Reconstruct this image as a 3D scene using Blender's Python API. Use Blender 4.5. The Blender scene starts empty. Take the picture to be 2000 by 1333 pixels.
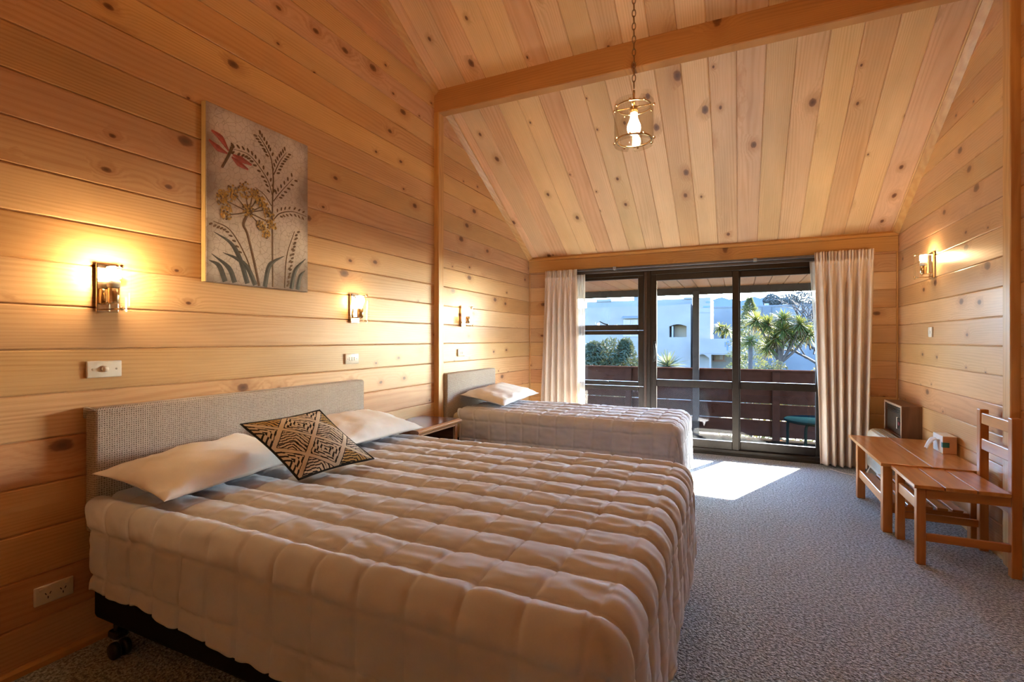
import bpy, bmesh, math, random
from mathutils import Vector, Matrix, noise

random.seed(7)
PI = math.pi
S = bpy.context.scene
COL = S.collection
WL = {}          # world location of every object, for parenting


# ------------------------------------------------------------------ objects
def _props(o, label=None, cat=None, group=None, kind=None):
    if label: o['label'] = label
    if cat: o['category'] = cat
    if group: o['group'] = group
    if kind: o['kind'] = kind
    return o


def thing(name, label, cat, base, group=None, kind=None):
    o = bpy.data.objects.new(name, None)
    o.empty_display_size = 0.05
    COL.objects.link(o)
    o.location = base
    WL[o] = Vector(base)
    return _props(o, label, cat, group, kind)


def to_mesh(name, src):
    me = bpy.data.meshes.new(name)
    if isinstance(src, bmesh.types.BMesh):
        src.normal_update()
        src.to_mesh(me)
        src.free()
    else:
        v, f = src
        me.from_pydata(v, [], f)
        me.update()
    return me


def obj(name, src, mat, parent=None, base=None, smooth=False, angle=None, label=None, cat=None, group=None, kind=None):
    """src is built in world coordinates; the mesh is moved so that it sits at its parent's (or own) base."""
    me = to_mesh(name, src)
    off = WL[parent] if parent is not None else Vector(base or (0, 0, 0))
    me.transform(Matrix.Translation(-off))
    for m in (mat if isinstance(mat, (list, tuple)) else [mat]):
        me.materials.append(m)
    o = bpy.data.objects.new(name, me)
    COL.objects.link(o)
    if parent is not None:
        o.parent = parent
    else:
        o.location = off
    WL[o] = off
    if smooth or angle:
        me.shade_smooth()
        if angle:
            me.set_sharp_from_angle(angle=math.radians(angle))
    return _props(o, label, cat, group, kind)


# ------------------------------------------------------------------ shapes
def BM():
    return bmesh.new()


def box(bm, x0, x1, y0, y1, z0, z1, bev=0.0, seg=1, mi=0, rot=None):
    r = bmesh.ops.create_cube(bm, size=1.0)
    vs = r['verts']
    c = Vector(((x0 + x1) / 2, (y0 + y1) / 2, (z0 + z1) / 2))
    for v in vs:
        v.co = Vector((v.co.x * abs(x1 - x0), v.co.y * abs(y1 - y0), v.co.z * abs(z1 - z0)))
        if rot is not None:
            v.co = rot @ v.co
        v.co += c
    fs = set(f for v in vs for f in v.link_faces)
    if bev > 0:
        es = list(set(e for v in vs for e in v.link_edges))
        rb = bmesh.ops.bevel(bm, geom=es, offset=bev, segments=seg, affect='EDGES', profile=0.5)
        fs = set(rb['faces']) | set(f for f in fs if f.is_valid)
    for f in fs:
        if f.is_valid:
            f.material_index = mi
    return bm


def B(*a, **k):
    return box(BM(), *a, **k)


def tube(bm, pts, r, n=8, cap=True, mi=0, closed=False):
    pts = [Vector(p) for p in pts]
    rs = r if isinstance(r, (list, tuple)) else [r] * len(pts)
    rings = []
    up = None
    N = len(pts)
    for i, p in enumerate(pts):
        a = pts[(i - 1) % N] if (i > 0 or closed) else p
        b = pts[(i + 1) % N] if (i < N - 1 or closed) else p
        t = (b - a)
        t = t.normalized() if t.length > 1e-9 else Vector((0, 0, 1))
        if up is None:
            up = t.orthogonal().normalized()
        else:
            up = up - t * up.dot(t)
            up = up.normalized() if up.length > 1e-6 else t.orthogonal().normalized()
        s = t.cross(up)
        rings.append([bm.verts.new(p + (up * math.cos(2 * PI * k / n) + s * math.sin(2 * PI * k / n)) * rs[i]) for k in range(n)])
    m = N if closed else N - 1
    for i in range(m):
        A, C = rings[i], rings[(i + 1) % N]
        for k in range(n):
            f = bm.faces.new((A[k], A[(k + 1) % n], C[(k + 1) % n], C[k]))
            f.material_index = mi
            f.smooth = True
    if cap and not closed:
        for R, fl in ((rings[0], True), (rings[-1], False)):
            f = bm.faces.new(R[::-1] if fl else R)
            f.material_index = mi
    return bm


def lathe(bm, prof, c=(0, 0, 0), n=24, axis='z', mi=0):
    """prof: list of (radius, height)."""
    c = Vector(c)
    rings = []
    for r, h in prof:
        ring = []
        for k in range(n):
            a = 2 * PI * k / n
            x, y, z = r * math.cos(a), r * math.sin(a), h
            if axis == 'x': x, y, z = h, r * math.cos(a), r * math.sin(a)
            if axis == 'y': x, y, z = r * math.cos(a), h, r * math.sin(a)
            ring.append(bm.verts.new(c + Vector((x, y, z))))
        rings.append(ring)
    for i in range(len(rings) - 1):
        for k in range(n):
            f = bm.faces.new((rings[i][k], rings[i][(k + 1) % n], rings[i + 1][(k + 1) % n], rings[i + 1][k]))
            f.material_index = mi
            f.smooth = True
    for R, p in ((rings[0], prof[0]), (rings[-1], prof[-1])):
        if p[0] > 1e-5:
            f = bm.faces.new(R)
            f.material_index = mi
    bmesh.ops.recalc_face_normals(bm, faces=bm.faces)
    return bm


def prism(bm, poly, axis, a0, a1, mi=0):
    """extrude a 2-D polygon along an axis. axis 'x': poly=(y,z); 'y': poly=(x,z); 'z': poly=(x,y)."""
    def P(p, a):
        if axis == 'x': return (a, p[0], p[1])
        if axis == 'y': return (p[0], a, p[1])
        return (p[0], p[1], a)
    A = [bm.verts.new(P(p, a0)) for p in poly]
    C = [bm.verts.new(P(p, a1)) for p in poly]
    n = len(poly)
    fs = [bm.faces.new(A), bm.faces.new(C[::-1])]
    for i in range(n):
        fs.append(bm.faces.new((A[i], C[i], C[(i + 1) % n], A[(i + 1) % n])))
    for f in fs:
        f.material_index = mi
    bmesh.ops.recalc_face_normals(bm, faces=fs)
    return bm


def lerp(a, b, t):
    return a + (b - a) * t


def smooth(a, b, x):
    t = max(0.0, min(1.0, (x - a) / (b - a)))
    return t * t * (3 - 2 * t)


def interp(pts, n):
    """Catmull-Rom resample of a point list (any dimension)."""
    P = [Vector(p) if len(p) == 3 else Vector((p[0], p[1], 0)) for p in pts]
    P = [P[0] * 2 - P[1]] + P + [P[-1] * 2 - P[-2]]
    out = []
    m = len(P) - 3
    for i in range(n + 1):
        t = i / n * m
        k = min(int(t), m - 1)
        t -= k
        a, b, c, d = P[k:k + 4]
        out.append(0.5 * ((2 * b) + (c - a) * t + (2 * a - 5 * b + 4 * c - d) * t * t + (3 * b - a - 3 * c + d) * t ** 3))
    return out


# ------------------------------------------------------------------ materials
class NT:
    def __init__(s, name):
        s.mat = bpy.data.materials.new(name)
        s.mat.use_nodes = True
        s.t = s.mat.node_tree
        s.t.nodes.clear()
        s.out = s.t.nodes.new('ShaderNodeOutputMaterial')

    def n(s, typ, **kw):
        nd = s.t.nodes.new(typ)
        for k, v in kw.items():
            setattr(nd, k, v)
        return nd

    def put(s, sock, v):
        if v is None: return
        if isinstance(v, bpy.types.NodeSocket):
            s.t.links.new(v, sock)
        else:
            sock.default_value = v

    def m(s, op, a, b=None, c=None, clamp=False):
        nd = s.n('ShaderNodeMath', operation=op, use_clamp=clamp)
        s.put(nd.inputs[0], a); s.put(nd.inputs[1], b); s.put(nd.inputs[2], c)
        return nd.outputs[0]

    def mr(s, v, a, b, c=0.0, d=1.0, typ='SMOOTHSTEP'):
        nd = s.n('ShaderNodeMapRange', interpolation_type=typ)
        for i, q in enumerate((v, a, b, c, d)):
            s.put(nd.inputs[i], q)
        return nd.outputs[0]

    def xyz(s, x=0.0, y=0.0, z=0.0):
        nd = s.n('ShaderNodeCombineXYZ')
        s.put(nd.inputs[0], x); s.put(nd.inputs[1], y); s.put(nd.inputs[2], z)
        return nd.outputs[0]

    def coords(s, kind='Object'):
        tc = s.n('ShaderNodeTexCoord')
        sp = s.n('ShaderNodeSeparateXYZ')
        s.t.links.new(tc.outputs[kind], sp.inputs[0])
        return [sp.outputs[0], sp.outputs[1], sp.outputs[2]], tc.outputs[kind]

    def noise(s, vec, scale=1.0, detail=2.0, rough=0.5, dist=0.0):
        nd = s.n('ShaderNodeTexNoise')
        s.put(nd.inputs['Vector'], vec)
        nd.inputs['Scale'].default_value = scale
        nd.inputs['Detail'].default_value = detail
        nd.inputs['Roughness'].default_value = rough
        nd.inputs['Distortion'].default_value = dist
        return nd.outputs['Fac'], nd.outputs['Color']

    def white(s, w):
        nd = s.n('ShaderNodeTexWhiteNoise', noise_dimensions='1D')
        s.put(nd.inputs['W'], w)
        return nd.outputs['Value'], nd.outputs['Color']

    def mixc(s, f, a, b, blend='MIX'):
        nd = s.n('ShaderNodeMix', data_type='RGBA', blend_type=blend)
        A = [i for i in nd.inputs if i.identifier == 'A_Color'][0]
        Bq = [i for i in nd.inputs if i.identifier == 'B_Color'][0]
        F = [i for i in nd.inputs if i.identifier == 'Factor_Float'][0]
        s.put(F, f)
        s.put(A, (*a, 1) if isinstance(a, tuple) and len(a) == 3 else a)
        s.put(Bq, (*b, 1) if isinstance(b, tuple) and len(b) == 3 else b)
        return [o for o in nd.outputs if o.identifier == 'Result_Color'][0]

    def bump(s, h, strength=0.3, dist=0.002):
        nd = s.n('ShaderNodeBump')
        nd.inputs['Strength'].default_value = strength
        nd.inputs['Distance'].default_value = dist
        s.put(nd.inputs['Height'], h)
        return nd.outputs[0]

    def pbsdf(s, col, rough=0.5, metal=0.0, spec=0.5, normal=None, **kw):
        nd = s.n('ShaderNodeBsdfPrincipled')
        s.put(nd.inputs['Base Color'], (*col, 1) if isinstance(col, tuple) and len(col) == 3 else col)
        s.put(nd.inputs['Roughness'], rough)
        s.put(nd.inputs['Metallic'], metal)
        s.put(nd.inputs['Specular IOR Level'], spec)
        if normal is not None: s.put(nd.inputs['Normal'], normal)
        for k, v in kw.items():
            s.put(nd.inputs[k.replace('_', ' ')], v)
        return nd.outputs[0]

    def done(s, sh):
        s.t.links.new(sh, s.out.inputs['Surface'])
        return s.mat


def plain(name, col, rough=0.5, metal=0.0, spec=0.5, var=0.06, scale=8.0, bump=0.0, **kw):
    n = NT(name)
    _, v = n.coords()
    f, _c = n.noise(v, scale, 3)
    c = n.mixc(n.mr(f, 0.3, 0.7), tuple(x * (1 - var) for x in col), tuple(min(1, x * (1 + var)) for x in col))
    nm = n.bump(f, bump, 0.003) if bump else None
    return n.done(n.pbsdf(c, rough, metal, spec, nm, **kw))


def emit(name, col, strength):
    n = NT(name)
    e = n.n('ShaderNodeEmission')
    e.inputs[0].default_value = (*col, 1)
    e.inputs[1].default_value = strength
    return n.done(e.outputs[0])


def pine(name, ua, va, pitch, phase, light=(.72, .435, .225), dark=(.52, .265, .108), rough=.33, knots=0.36, warm=0.0, spec=.36):
    """varnished tongue-and-groove pine: ua is the grain axis, va runs across the boards (metres)."""
    n = NT(name)
    c, _v = n.coords()
    U, V = c[ua], c[va]
    q = n.m('DIVIDE', n.m('SUBTRACT', V, phase), pitch)
    bi = n.m('FLOOR', q)
    f = n.m('FRACT', q)
    rv, rc = n.white(bi)
    U2 = n.m('ADD', U, n.m('MULTIPLY', rv, 37.0))
    # knots: one candidate per Voronoi cell of this board
    vo = n.n('ShaderNodeTexVoronoi', voronoi_dimensions='2D', feature='F1')
    n.put(vo.inputs['Vector'], n.xyz(n.m('MULTIPLY', U2, 3.6), n.m('ADD', n.m('MULTIPLY', bi, 3.0), f), 0.0))
    vo.inputs['Scale'].default_value = 1.0
    vo.inputs['Randomness'].default_value = 0.85
    sp = n.n('ShaderNodeSeparateColor')
    n.t.links.new(vo.outputs['Color'], sp.inputs[0])
    sel = n.m('LESS_THAN', sp.outputs[0], knots)
    rad = n.m('ADD', 0.035, n.m('MULTIPLY', n.m('POWER', sp.outputs[1], 1.8), 0.115))
    wob, _ = n.noise(n.xyz(n.m('MULTIPLY', U2, 30.0), n.m('MULTIPLY', V, 60.0), bi), 1.0, 2)
    dd = n.m('MULTIPLY', vo.outputs['Distance'], n.m('ADD', 0.7, n.m('MULTIPLY', wob, 0.6)))
    kd = n.m('DIVIDE', dd, rad)
    kn = n.m('MULTIPLY', n.mr(kd, 1.2, 0.75), sel)
    core = n.m('MULTIPLY', n.mr(kd, 0.8, 0.1), sel)
    halo = n.m('MULTIPLY', n.mr(kd, 3.6, 1.0), sel)
    swirl = n.m('MULTIPLY', n.m('POWER', 2.7183, n.m('MULTIPLY', n.m('MULTIPLY', kd, kd), -0.10)), sel)
    # growth rings
    n1, _ = n.noise(n.xyz(n.m('MULTIPLY', U2, 0.55), n.m('MULTIPLY', V, 5.0), n.m('MULTIPLY', bi, 7.31)), 1.0, 2.5, 0.45)
    ph = n.m('ADD', n.m('ADD', n.m('MULTIPLY', V, n.m('ADD', 150.0, n.m('MULTIPLY', rv, 320.0))), n.m('MULTIPLY', n1, 46.0)), n.m('MULTIPLY', swirl, 17.0))
    ring = n.m('POWER', n.m('ADD', 0.5, n.m('MULTIPLY', n.m('SINE', ph), 0.5)), 1.7)
    vis, _ = n.noise(n.xyz(n.m('MULTIPLY', U2, 0.8), n.m('MULTIPLY', V, 9.0), bi), 1.0, 1)
    ringm = n.m('MULTIPLY', ring, n.mr(vis, 0.3, 0.75, 0.2, 0.85))
    fine, _ = n.noise(n.xyz(n.m('MULTIPLY', U2, 5.0), n.m('MULTIPLY', V, 330.0), bi), 1.0, 2)
    blot, _ = n.noise(n.xyz(n.m('MULTIPLY', U2, 1.4), n.m('MULTIPLY', V, 5.0), bi), 1.0, 3)
    k = n.m('ADD', n.m('MULTIPLY', ringm, 0.62), n.m('MULTIPLY', n.mr(fine, 0.3, 0.75), 0.32))
    col = n.mixc(n.m('MINIMUM', k, 1.0), light, dark)
    hs = n.n('ShaderNodeHueSaturation')
    spc = n.n('ShaderNodeSeparateColor')
    n.t.links.new(rc, spc.inputs[0])
    n.put(hs.inputs['Hue'], n.m('ADD', 0.5 + warm, n.m('MULTIPLY', n.m('SUBTRACT', spc.outputs[0], 0.5), 0.018)))
    n.put(hs.inputs['Saturation'], n.m('ADD', 0.93, n.m('MULTIPLY', spc.outputs[1], 0.16)))
    n.put(hs.inputs['Value'], n.m('ADD', n.m('ADD', 0.80, n.m('MULTIPLY', spc.outputs[2], 0.22)), n.m('MULTIPLY', n.m('SUBTRACT', blot, 0.5), 0.42)))
    n.put(hs.inputs['Color'], col)
    col = n.mixc(n.m('MULTIPLY', halo, 0.38), hs.outputs[0], (.34, .13, .04))
    col = n.mixc(n.m('MULTIPLY', kn, 0.85), col, (.15, .05, .02))
    col = n.mixc(n.m('MULTIPLY', core, 0.6), col, (.06, .025, .012))
    h = n.m('ADD', n.m('MULTIPLY', ringm, 0.5), n.m('MULTIPLY', fine, 0.5))
    ro = n.m('ADD', rough - 0.05, n.m('MULTIPLY', fine, 0.12))
    return n.done(n.pbsdf(col, ro, 0.0, spec, n.bump(h, 0.25, 0.0006)))


def wood(name, ua, va, light, dark, rough=.3, freq=160.0, spec=.5):
    """plain furniture timber with the grain along local axis ua."""
    n = NT(name)
    c, _v = n.coords()
    wa = 3 - ua - va
    U, V, W = c[ua], c[va], c[wa]
    n1, _ = n.noise(n.xyz(n.m('MULTIPLY', U, 1.6), n.m('MULTIPLY', V, 11.0), n.m('MULTIPLY', W, 11.0)), 1.0, 3)
    ph = n.m('ADD', n.m('MULTIPLY', n.m('ADD', V, n.m('MULTIPLY', W, 0.6)), freq), n.m('MULTIPLY', n1, 20.0))
    ring = n.m('ADD', 0.5, n.m('MULTIPLY', n.m('SINE', ph), 0.5))
    fine, _ = n.noise(n.xyz(n.m('MULTIPLY', U, 8.0), n.m('MULTIPLY', V, 260.0), n.m('MULTIPLY', W, 260.0)), 1.0, 2)
    k = n.m('ADD', n.m('MULTIPLY', ring, 0.5), n.m('MULTIPLY', fine, 0.5))
    col = n.mixc(k, light, dark)
    return n.done(n.pbsdf(col, rough, 0.0, spec, n.bump(fine, 0.15, 0.0004)))


def fabric(name, col, rough=.9, scale=260.0, strength=.12, var=.06, transl=0.0, sheen=.15):
    n = NT(name)
    _, v = n.coords()
    f, _c = n.noise(v, scale, 1)
    g, _c = n.noise(v, 6.0, 3)
    c = n.mixc(n.mr(g, .3, .7), tuple(x * (1 - var) for x in col), tuple(min(1, x * (1 + var)) for x in col))
    c = n.mixc(n.m('MULTIPLY', f, .25), c, tuple(x * .72 for x in col))
    sh = n.pbsdf(c, rough, 0, .2, n.bump(f, strength, .0006), Sheen_Weight=sheen)
    if transl:
        tr = n.n('ShaderNodeBsdfTranslucent')
        n.put(tr.inputs[0], c)
        mx = n.n('ShaderNodeMixShader')
        mx.inputs[0].default_value = transl
        n.t.links.new(sh, mx.inputs[1]); n.t.links.new(tr.outputs[0], mx.inputs[2])
        sh = mx.outputs[0]
    return n.done(sh)


def clear_glass(name, tint=(.93, .96, .95), base=.045, rough=0.0, dust=0.0):
    """thin pane: lets light straight through and mirrors by viewing angle."""
    n = NT(name)
    lw = n.n('ShaderNodeLayerWeight'); lw.inputs[0].default_value = .5
    fr = n.m('ADD', base, n.m('MULTIPLY', n.m('POWER', lw.outputs['Facing'], 5.0), .85))
    tr = n.n('ShaderNodeBsdfTransparent'); tr.inputs[0].default_value = (*tint, 1)
    gl = n.n('ShaderNodeBsdfGlossy'); gl.inputs['Roughness'].default_value = rough
    mx = n.n('ShaderNodeMixShader')
    ge = n.n('ShaderNodeNewGeometry')
    n.put(mx.inputs[0], n.m('MULTIPLY', fr, n.m('SUBTRACT', 1.0, ge.outputs['Backfacing'])))
    n.t.links.new(tr.outputs[0], mx.inputs[1]); n.t.links.new(gl.outputs[0], mx.inputs[2])
    sh = mx.outputs[0]
    if dust:
        _, v = n.coords()
        d1, _c = n.noise(v, 260.0, 2)
        d2, _c = n.noise(v, 5.0, 2)
        fac = n.m('MULTIPLY', n.mr(d1, .70, .76), n.mr(d2, .35, .7, .2, 1.0))
        df = n.n('ShaderNodeBsdfTranslucent'); df.inputs[0].default_value = (.8, .8, .78, 1)
        m2 = n.n('ShaderNodeMixShader')
        n.put(m2.inputs[0], n.m('MULTIPLY', fac, dust))
        n.t.links.new(sh, m2.inputs[1]); n.t.links.new(df.outputs[0], m2.inputs[2])
        sh = m2.outputs[0]
    return n.done(sh)


def leafy(name, c1, c2, c3=None, transl=.4, rough=.45):
    n = NT(name)
    g = n.n('ShaderNodeNewGeometry')
    r = g.outputs['Random Per Island']
    c = n.mixc(r, c1, c2)
    if c3:
        c = n.mixc(n.mr(r, .78, .92), c, c3)
    sh = n.pbsdf(c, .65, 0, .12)
    tr = n.n('ShaderNodeBsdfTranslucent')
    n.put(tr.inputs[0], n.mixc(.2, c, (.22, .20, .03)))
    mx = n.n('ShaderNodeMixShader'); mx.inputs[0].default_value = transl
    n.t.links.new(sh, mx.inputs[1]); n.t.links.new(tr.outputs[0], mx.inputs[2])
    return n.done(mx.outputs[0])

SUN_E, SKY_E, EXPO = 52.0, 1.15, 2.1
LAMP = .36

# ================================================================== the room
# metres; camera stands at x = 0, y = 0; the left wall carries the headboards, the far wall the sliding door
XL, XR, YF, YB = -2.398, 1.355, 5.70, -2.6
EYE = 1.235
SLOPE, ZE = 0.535, 2.244          # ceiling pitch and its height at the far wall
YR = 0.6                          # ridge


def zc(y):
    return ZE + SLOPE * (YF - y) if y > YR else ZE + SLOPE * (YF - YR) - SLOPE * (YR - y)


PITCH, PH = .17, .004
m_pine_left = pine('varnished_pine_left', 1, 2, PITCH, PH)
m_pine_right = pine('varnished_pine_right', 1, 2, PITCH, PH, rough=.30, spec=.6)
m_pine_far = pine('varnished_pine_far', 0, 2, PITCH, PH)
m_pine_ceil = pine('varnished_pine_ceiling', 1, 0, .188, -2.271, light=(.80, .52, .30), dark=(.62, .35, .165), rough=.42, knots=.30)
m_beam = pine('varnished_beam', 0, 2, .6, 3.0, light=(.56, .27, .09), dark=(.38, .16, .05), knots=.15)
m_trim_z = wood('pine_trim_upright', 2, 1, (.66, .38, .15), (.50, .25, .08), .35)
m_trim_y = wood('pine_trim_long', 1, 0, (.66, .39, .16), (.52, .27, .09), .35)
m_trim_x = wood('pine_trim_cross', 0, 2, (.66, .38, .14), (.50, .26, .08), .35)
m_header = pine('varnished_header', 0, 2, .8, 1.7, light=(.66, .36, .12), dark=(.46, .22, .06), knots=.25)


def groove_profile(edges, gw=.0035, gd=.007):
    """(position, depth) pairs across boards that meet at the given edges."""
    pr = []
    for a, b in zip(edges[:-1], edges[1:]):
        pr += [(a, gd), (a + .0008, gd), (a + gw, 0.0012), (a + gw + .003, 0), (b - gw - .003, 0), (b - gw, 0.0012), (b - .0008, gd)]
    return pr


def side_wall(name, x, sgn, mat, label):
    e = [PH + PITCH * k for k in range(-1, 31)]
    e = [max(-.05, q) for q in e]
    V, F = [], []
    for z, d in groove_profile(e):
        yf = min(YF + .05, YF + .06 - (z - ZE) / SLOPE) if z > ZE else YF + .05
        yb = YB - .05 if z < zc(YB) else min(YR, YB + (z - zc(YB)) / SLOPE - .06)
        if z > zc(YR): yf = yb = YR
        for t in range(9):
            V.append((x - sgn * d, lerp(yb, yf, t / 8), z))
    n = len(V) // 9
    for i in range(n - 1):
        for t in range(8):
            a = i * 9 + t
            q = (a, a + 1, a + 10, a + 9)
            F.append(q if sgn < 0 else q[::-1])
    return obj(name, (V, F), mat, kind='structure', label=label)


side_wall('wall_left', XL, 1, m_pine_left, 'left wall of horizontal varnished pine boards')
side_wall('wall_right', XR, -1, m_pine_right, 'right wall of horizontal varnished pine boards')

# far wall: boarded strips beside the glazing, solid backing round the opening
OX0, OX1, OZ = -1.98, .82, 2.04


def far_strip(bm, x0, x1, z1):
    e = [PH + PITCH * k for k in range(-1, 14) if PH + PITCH * k < z1 + .17]
    pr = [(min(z, z1), d) for z, d in groove_profile(e) if z < z1 + .02]
    vs = [[bm.verts.new((x, YF + d, z)) for x in (x0, x1)] for z, d in pr]
    for p, q in zip(vs[:-1], vs[1:]):
        bm.faces.new((p[0], p[1], q[1], q[0]))


bm = BM()
far_strip(bm, XL - .02, OX0, 2.2)
far_strip(bm, OX1, XR + .02, 2.2)
box(bm, XL - .1, OX0, YF + .012, YF + .11, -.3, 2.36)
box(bm, OX1, XR + .1, YF + .012, YF + .11, -.3, 2.36)
box(bm, OX0, OX1, YF + .012, YF + .11, OZ, 2.36)
obj('wall_far', bm, m_pine_far, kind='structure', label='far pine board wall around the glass doors')
obj('wall_back', B(XL - .1, XR + .1, YB - .06, YB, -.05, 5.2), m_pine_far, kind='structure', label='back wall of pine boards')

obj('trim_16', B(XL - .05, XR + .05, -.66, -.56, 0, 2.76), m_pine_far, kind='structure', label='unseen pine partition added behind the viewpoint to cut off lamp light')  # added and unseen; its top edge cuts off the second pendant's light

# ceiling: boards run down the slope
e = [-2.271 + .188 * k for k in range(-1, 21)]
V, F = [], []
pr = groove_profile([q for q in e], .004, .008)
for x, d in pr:
    for y in (YF + .12, lerp(YF, YR, .33), lerp(YF, YR, .66), YR, lerp(YR, YB, .5), YB - .1):
        V.append((x, y, zc(y) + d))
n = len(pr)
for i in range(n - 1):
    for t in range(5):
        a = i * 6 + t
        F.append((a, a + 6, a + 7, a + 1))
obj('ceiling', (V, F), m_pine_ceil, kind='structure', label='sloping ceiling of knotty pine boards')

# purlin, posts and small mouldings
obj('trim_1', B(XL - .02, XR + .02, 3.567, 3.66, 3.19, 3.42, .006), m_beam, kind='structure', label='dark laminated pine beam crossing under the ceiling')
obj('trim_2', B(XL - .01, XL + .047, 3.567, 3.648, 0, 3.2, .004), m_trim_z, kind='structure', label='pine post on the left wall under the beam')
obj('trim_3', B(XR - .043, XR + .01, 3.487, 3.572, 0, 3.22, .004), m_trim_z, kind='structure', label='pine post on the right wall under the beam')
for i, (x, s) in enumerate(((XL, 1), (XR, -1))):
    for j, (ya, yb) in enumerate(((YF, 3.66), (3.567, .7))):
        bm = BM()
        v = []
        for y in (ya, yb):
            z = zc(y)
            v.append([bm.verts.new(p) for p in ((x, y, z + .01), (x + s * .045, y, z + .01), (x + s * .045, y, z - .012), (x + s * .022, y, z - .03), (x, y, z - .045))])
        for k in range(5):
            bm.faces.new((v[0][k], v[1][k], v[1][(k + 1) % 5], v[0][(k + 1) % 5]))
        bmesh.ops.recalc_face_normals(bm, faces=bm.faces)
        obj('trim_%d' % (4 + i * 2 + j), bm, m_trim_y, kind='structure')
obj('trim_8', B(XL, XR, YF - .022, YF + .01, 2.06, 2.205, .004), m_header, kind='structure', label='wide pine header board above the glass doors')
obj('trim_9', prism(BM(), [(YF + .01, 2.205), (YF - .03, 2.205), (YF - .03, 2.232), (YF - .012, 2.252), (YF + .01, 2.262)], 'x', XL, XR), m_trim_x, kind='structure')
obj('trim_10', B(XL, XL + .014, YF - .014, YF, 0, 2.2, .003), m_trim_z, kind='structure')
obj('trim_11', B(XR - .014, XR, YF - .014, YF, 0, 2.2, .003), m_trim_z, kind='structure')
obj('baseboard_left', prism(BM(), [(XL - .008, 0), (XL + .022, 0), (XL + .022, .02), (XL + .012, .03), (XL - .008, .03)], 'y', YB, YF), m_trim_y, kind='structure')
obj('baseboard_right', prism(BM(), [(XR + .008, 0), (XR - .022, 0), (XR - .022, .02), (XR - .012, .03), (XR + .008, .03)], 'y', YB, YF), m_trim_y, kind='structure')

# carpet
n = NT('speckled_grey_carpet')
c, v = n.coords()
f1, _ = n.noise(v, 78.0, 3, .65)
f2, _ = n.noise(v, 210.0, 1)
f3, _ = n.noise(v, 2.2, 2)
vo = n.n('ShaderNodeTexVoronoi'); vo.inputs['Scale'].default_value = 105.0
n.put(vo.inputs['Vector'], v)
k = n.m('ADD', n.m('MULTIPLY', n.mr(f1, .40, .60), .7), n.m('MULTIPLY', n.mr(f2, .4, .6), .3))
col = n.mixc(k, (.10, .117, .130), (.62, .70, .745))
col = n.mixc(n.mr(f3, .3, .7, 0, .12), col, (.2, .19, .18))
h = n.m('ADD', n.m('MULTIPLY', vo.outputs['Distance'], -1.0), f1)
m_carpet = n.done(n.pbsdf(col, .97, 0, .1, n.bump(h, .8, .008), Sheen_Weight=.2))
obj('floor', B(XL - .05, XR + .05, YB - .05, YF + .01, -.06, 0), m_carpet, kind='structure', label='speckled grey loop carpet')

# ------------------------------------------------------------------ glazing (bronze aluminium)
m_alu = plain('bronze_aluminium', (.028, .020, .015), .38, .55, .5, .1, 40)
m_alu2 = plain('bronze_aluminium_lit', (.055, .030, .020), .42, .4, .5, .1, 40)  # redder bronze for the mullion, with reflected light put into its colour
m_black = plain('black_plastic', (.012, .012, .012), .4)
m_glass = clear_glass('window_glass', (.95, .97, .97), .04)
m_glass_d = clear_glass('dusty_window_glass', (.90, .91, .90), .04, 0, .003)
FY0, FY1 = 5.665, 5.75

w = thing('window_1', 'bronze aluminium window with an opening sash', None, (-1.45, FY0, 0), kind='structure')
bm = BM()
for a in ((OX0, -1.90, FY0, FY1, .03, OZ), (-.985, -.905, FY0, FY1, .03, OZ), (-1.90, -.985, FY0, FY1, 1.955, OZ), (-1.90, -.985, FY0, FY1, .03, .13)):
    box(bm, *a, .004)
obj('window_frame', bm, m_alu, w)
obj('mullion', B(-.972, -.945, FY0 - .012, FY0 + .01, .05, 1.99, .003), m_alu2, w)


def sash(parent, x0, x1, z0, z1, t, yc, glass, name='sash'):
    """four mitred bars round one pane."""
    bm = BM()
    l, r, b, tp = t
    box(bm, x0, x0 + l, yc - .02, yc + .02, z0, z1, .004)
    box(bm, x1 - r, x1, yc - .02, yc + .02, z0, z1, .004)
    box(bm, x0 + l, x1 - r, yc - .0195, yc + .0195, z0, z0 + b, .004)
    box(bm, x0 + l, x1 - r, yc - .0195, yc + .0195, z1 - tp, z1, .004)
    s = obj(name, bm, m_alu, parent)
    obj('pane', B(x0 + l - .004, x1 - r + .004, yc - .0025, yc + .0025, z0 + b - .004, z1 - tp + .004), glass, s)
    return s


sash(w, -1.90, -.985, 1.335, 1.955, (.05, .062, .062, .03), FY0 + .035, m_glass)
sash(w, -1.90, -.985, .695, 1.33, (.05, .062, .05, .045), FY0 + .035, m_glass)
sash(w, -1.90, -.985, .13, .69, (.05, .055, .03, .045), FY0 + .035, m_glass_d)
for zz, big in ((1.40, 1), (.735, 0)):
    bm = BM()
    tube(bm, [(-1.395, FY0 + .01, zz), (-1.395, FY0 - .02, zz)], .011, 10)
    tube(bm, [(-1.395, FY0 - .02, zz), (-1.43, FY0 - .03, zz + .012 * big), (-1.48, FY0 - .03, zz + .035 * big + .004)], [.008, .006, .005], 8)
    obj('catch', bm, m_black, w)

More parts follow.
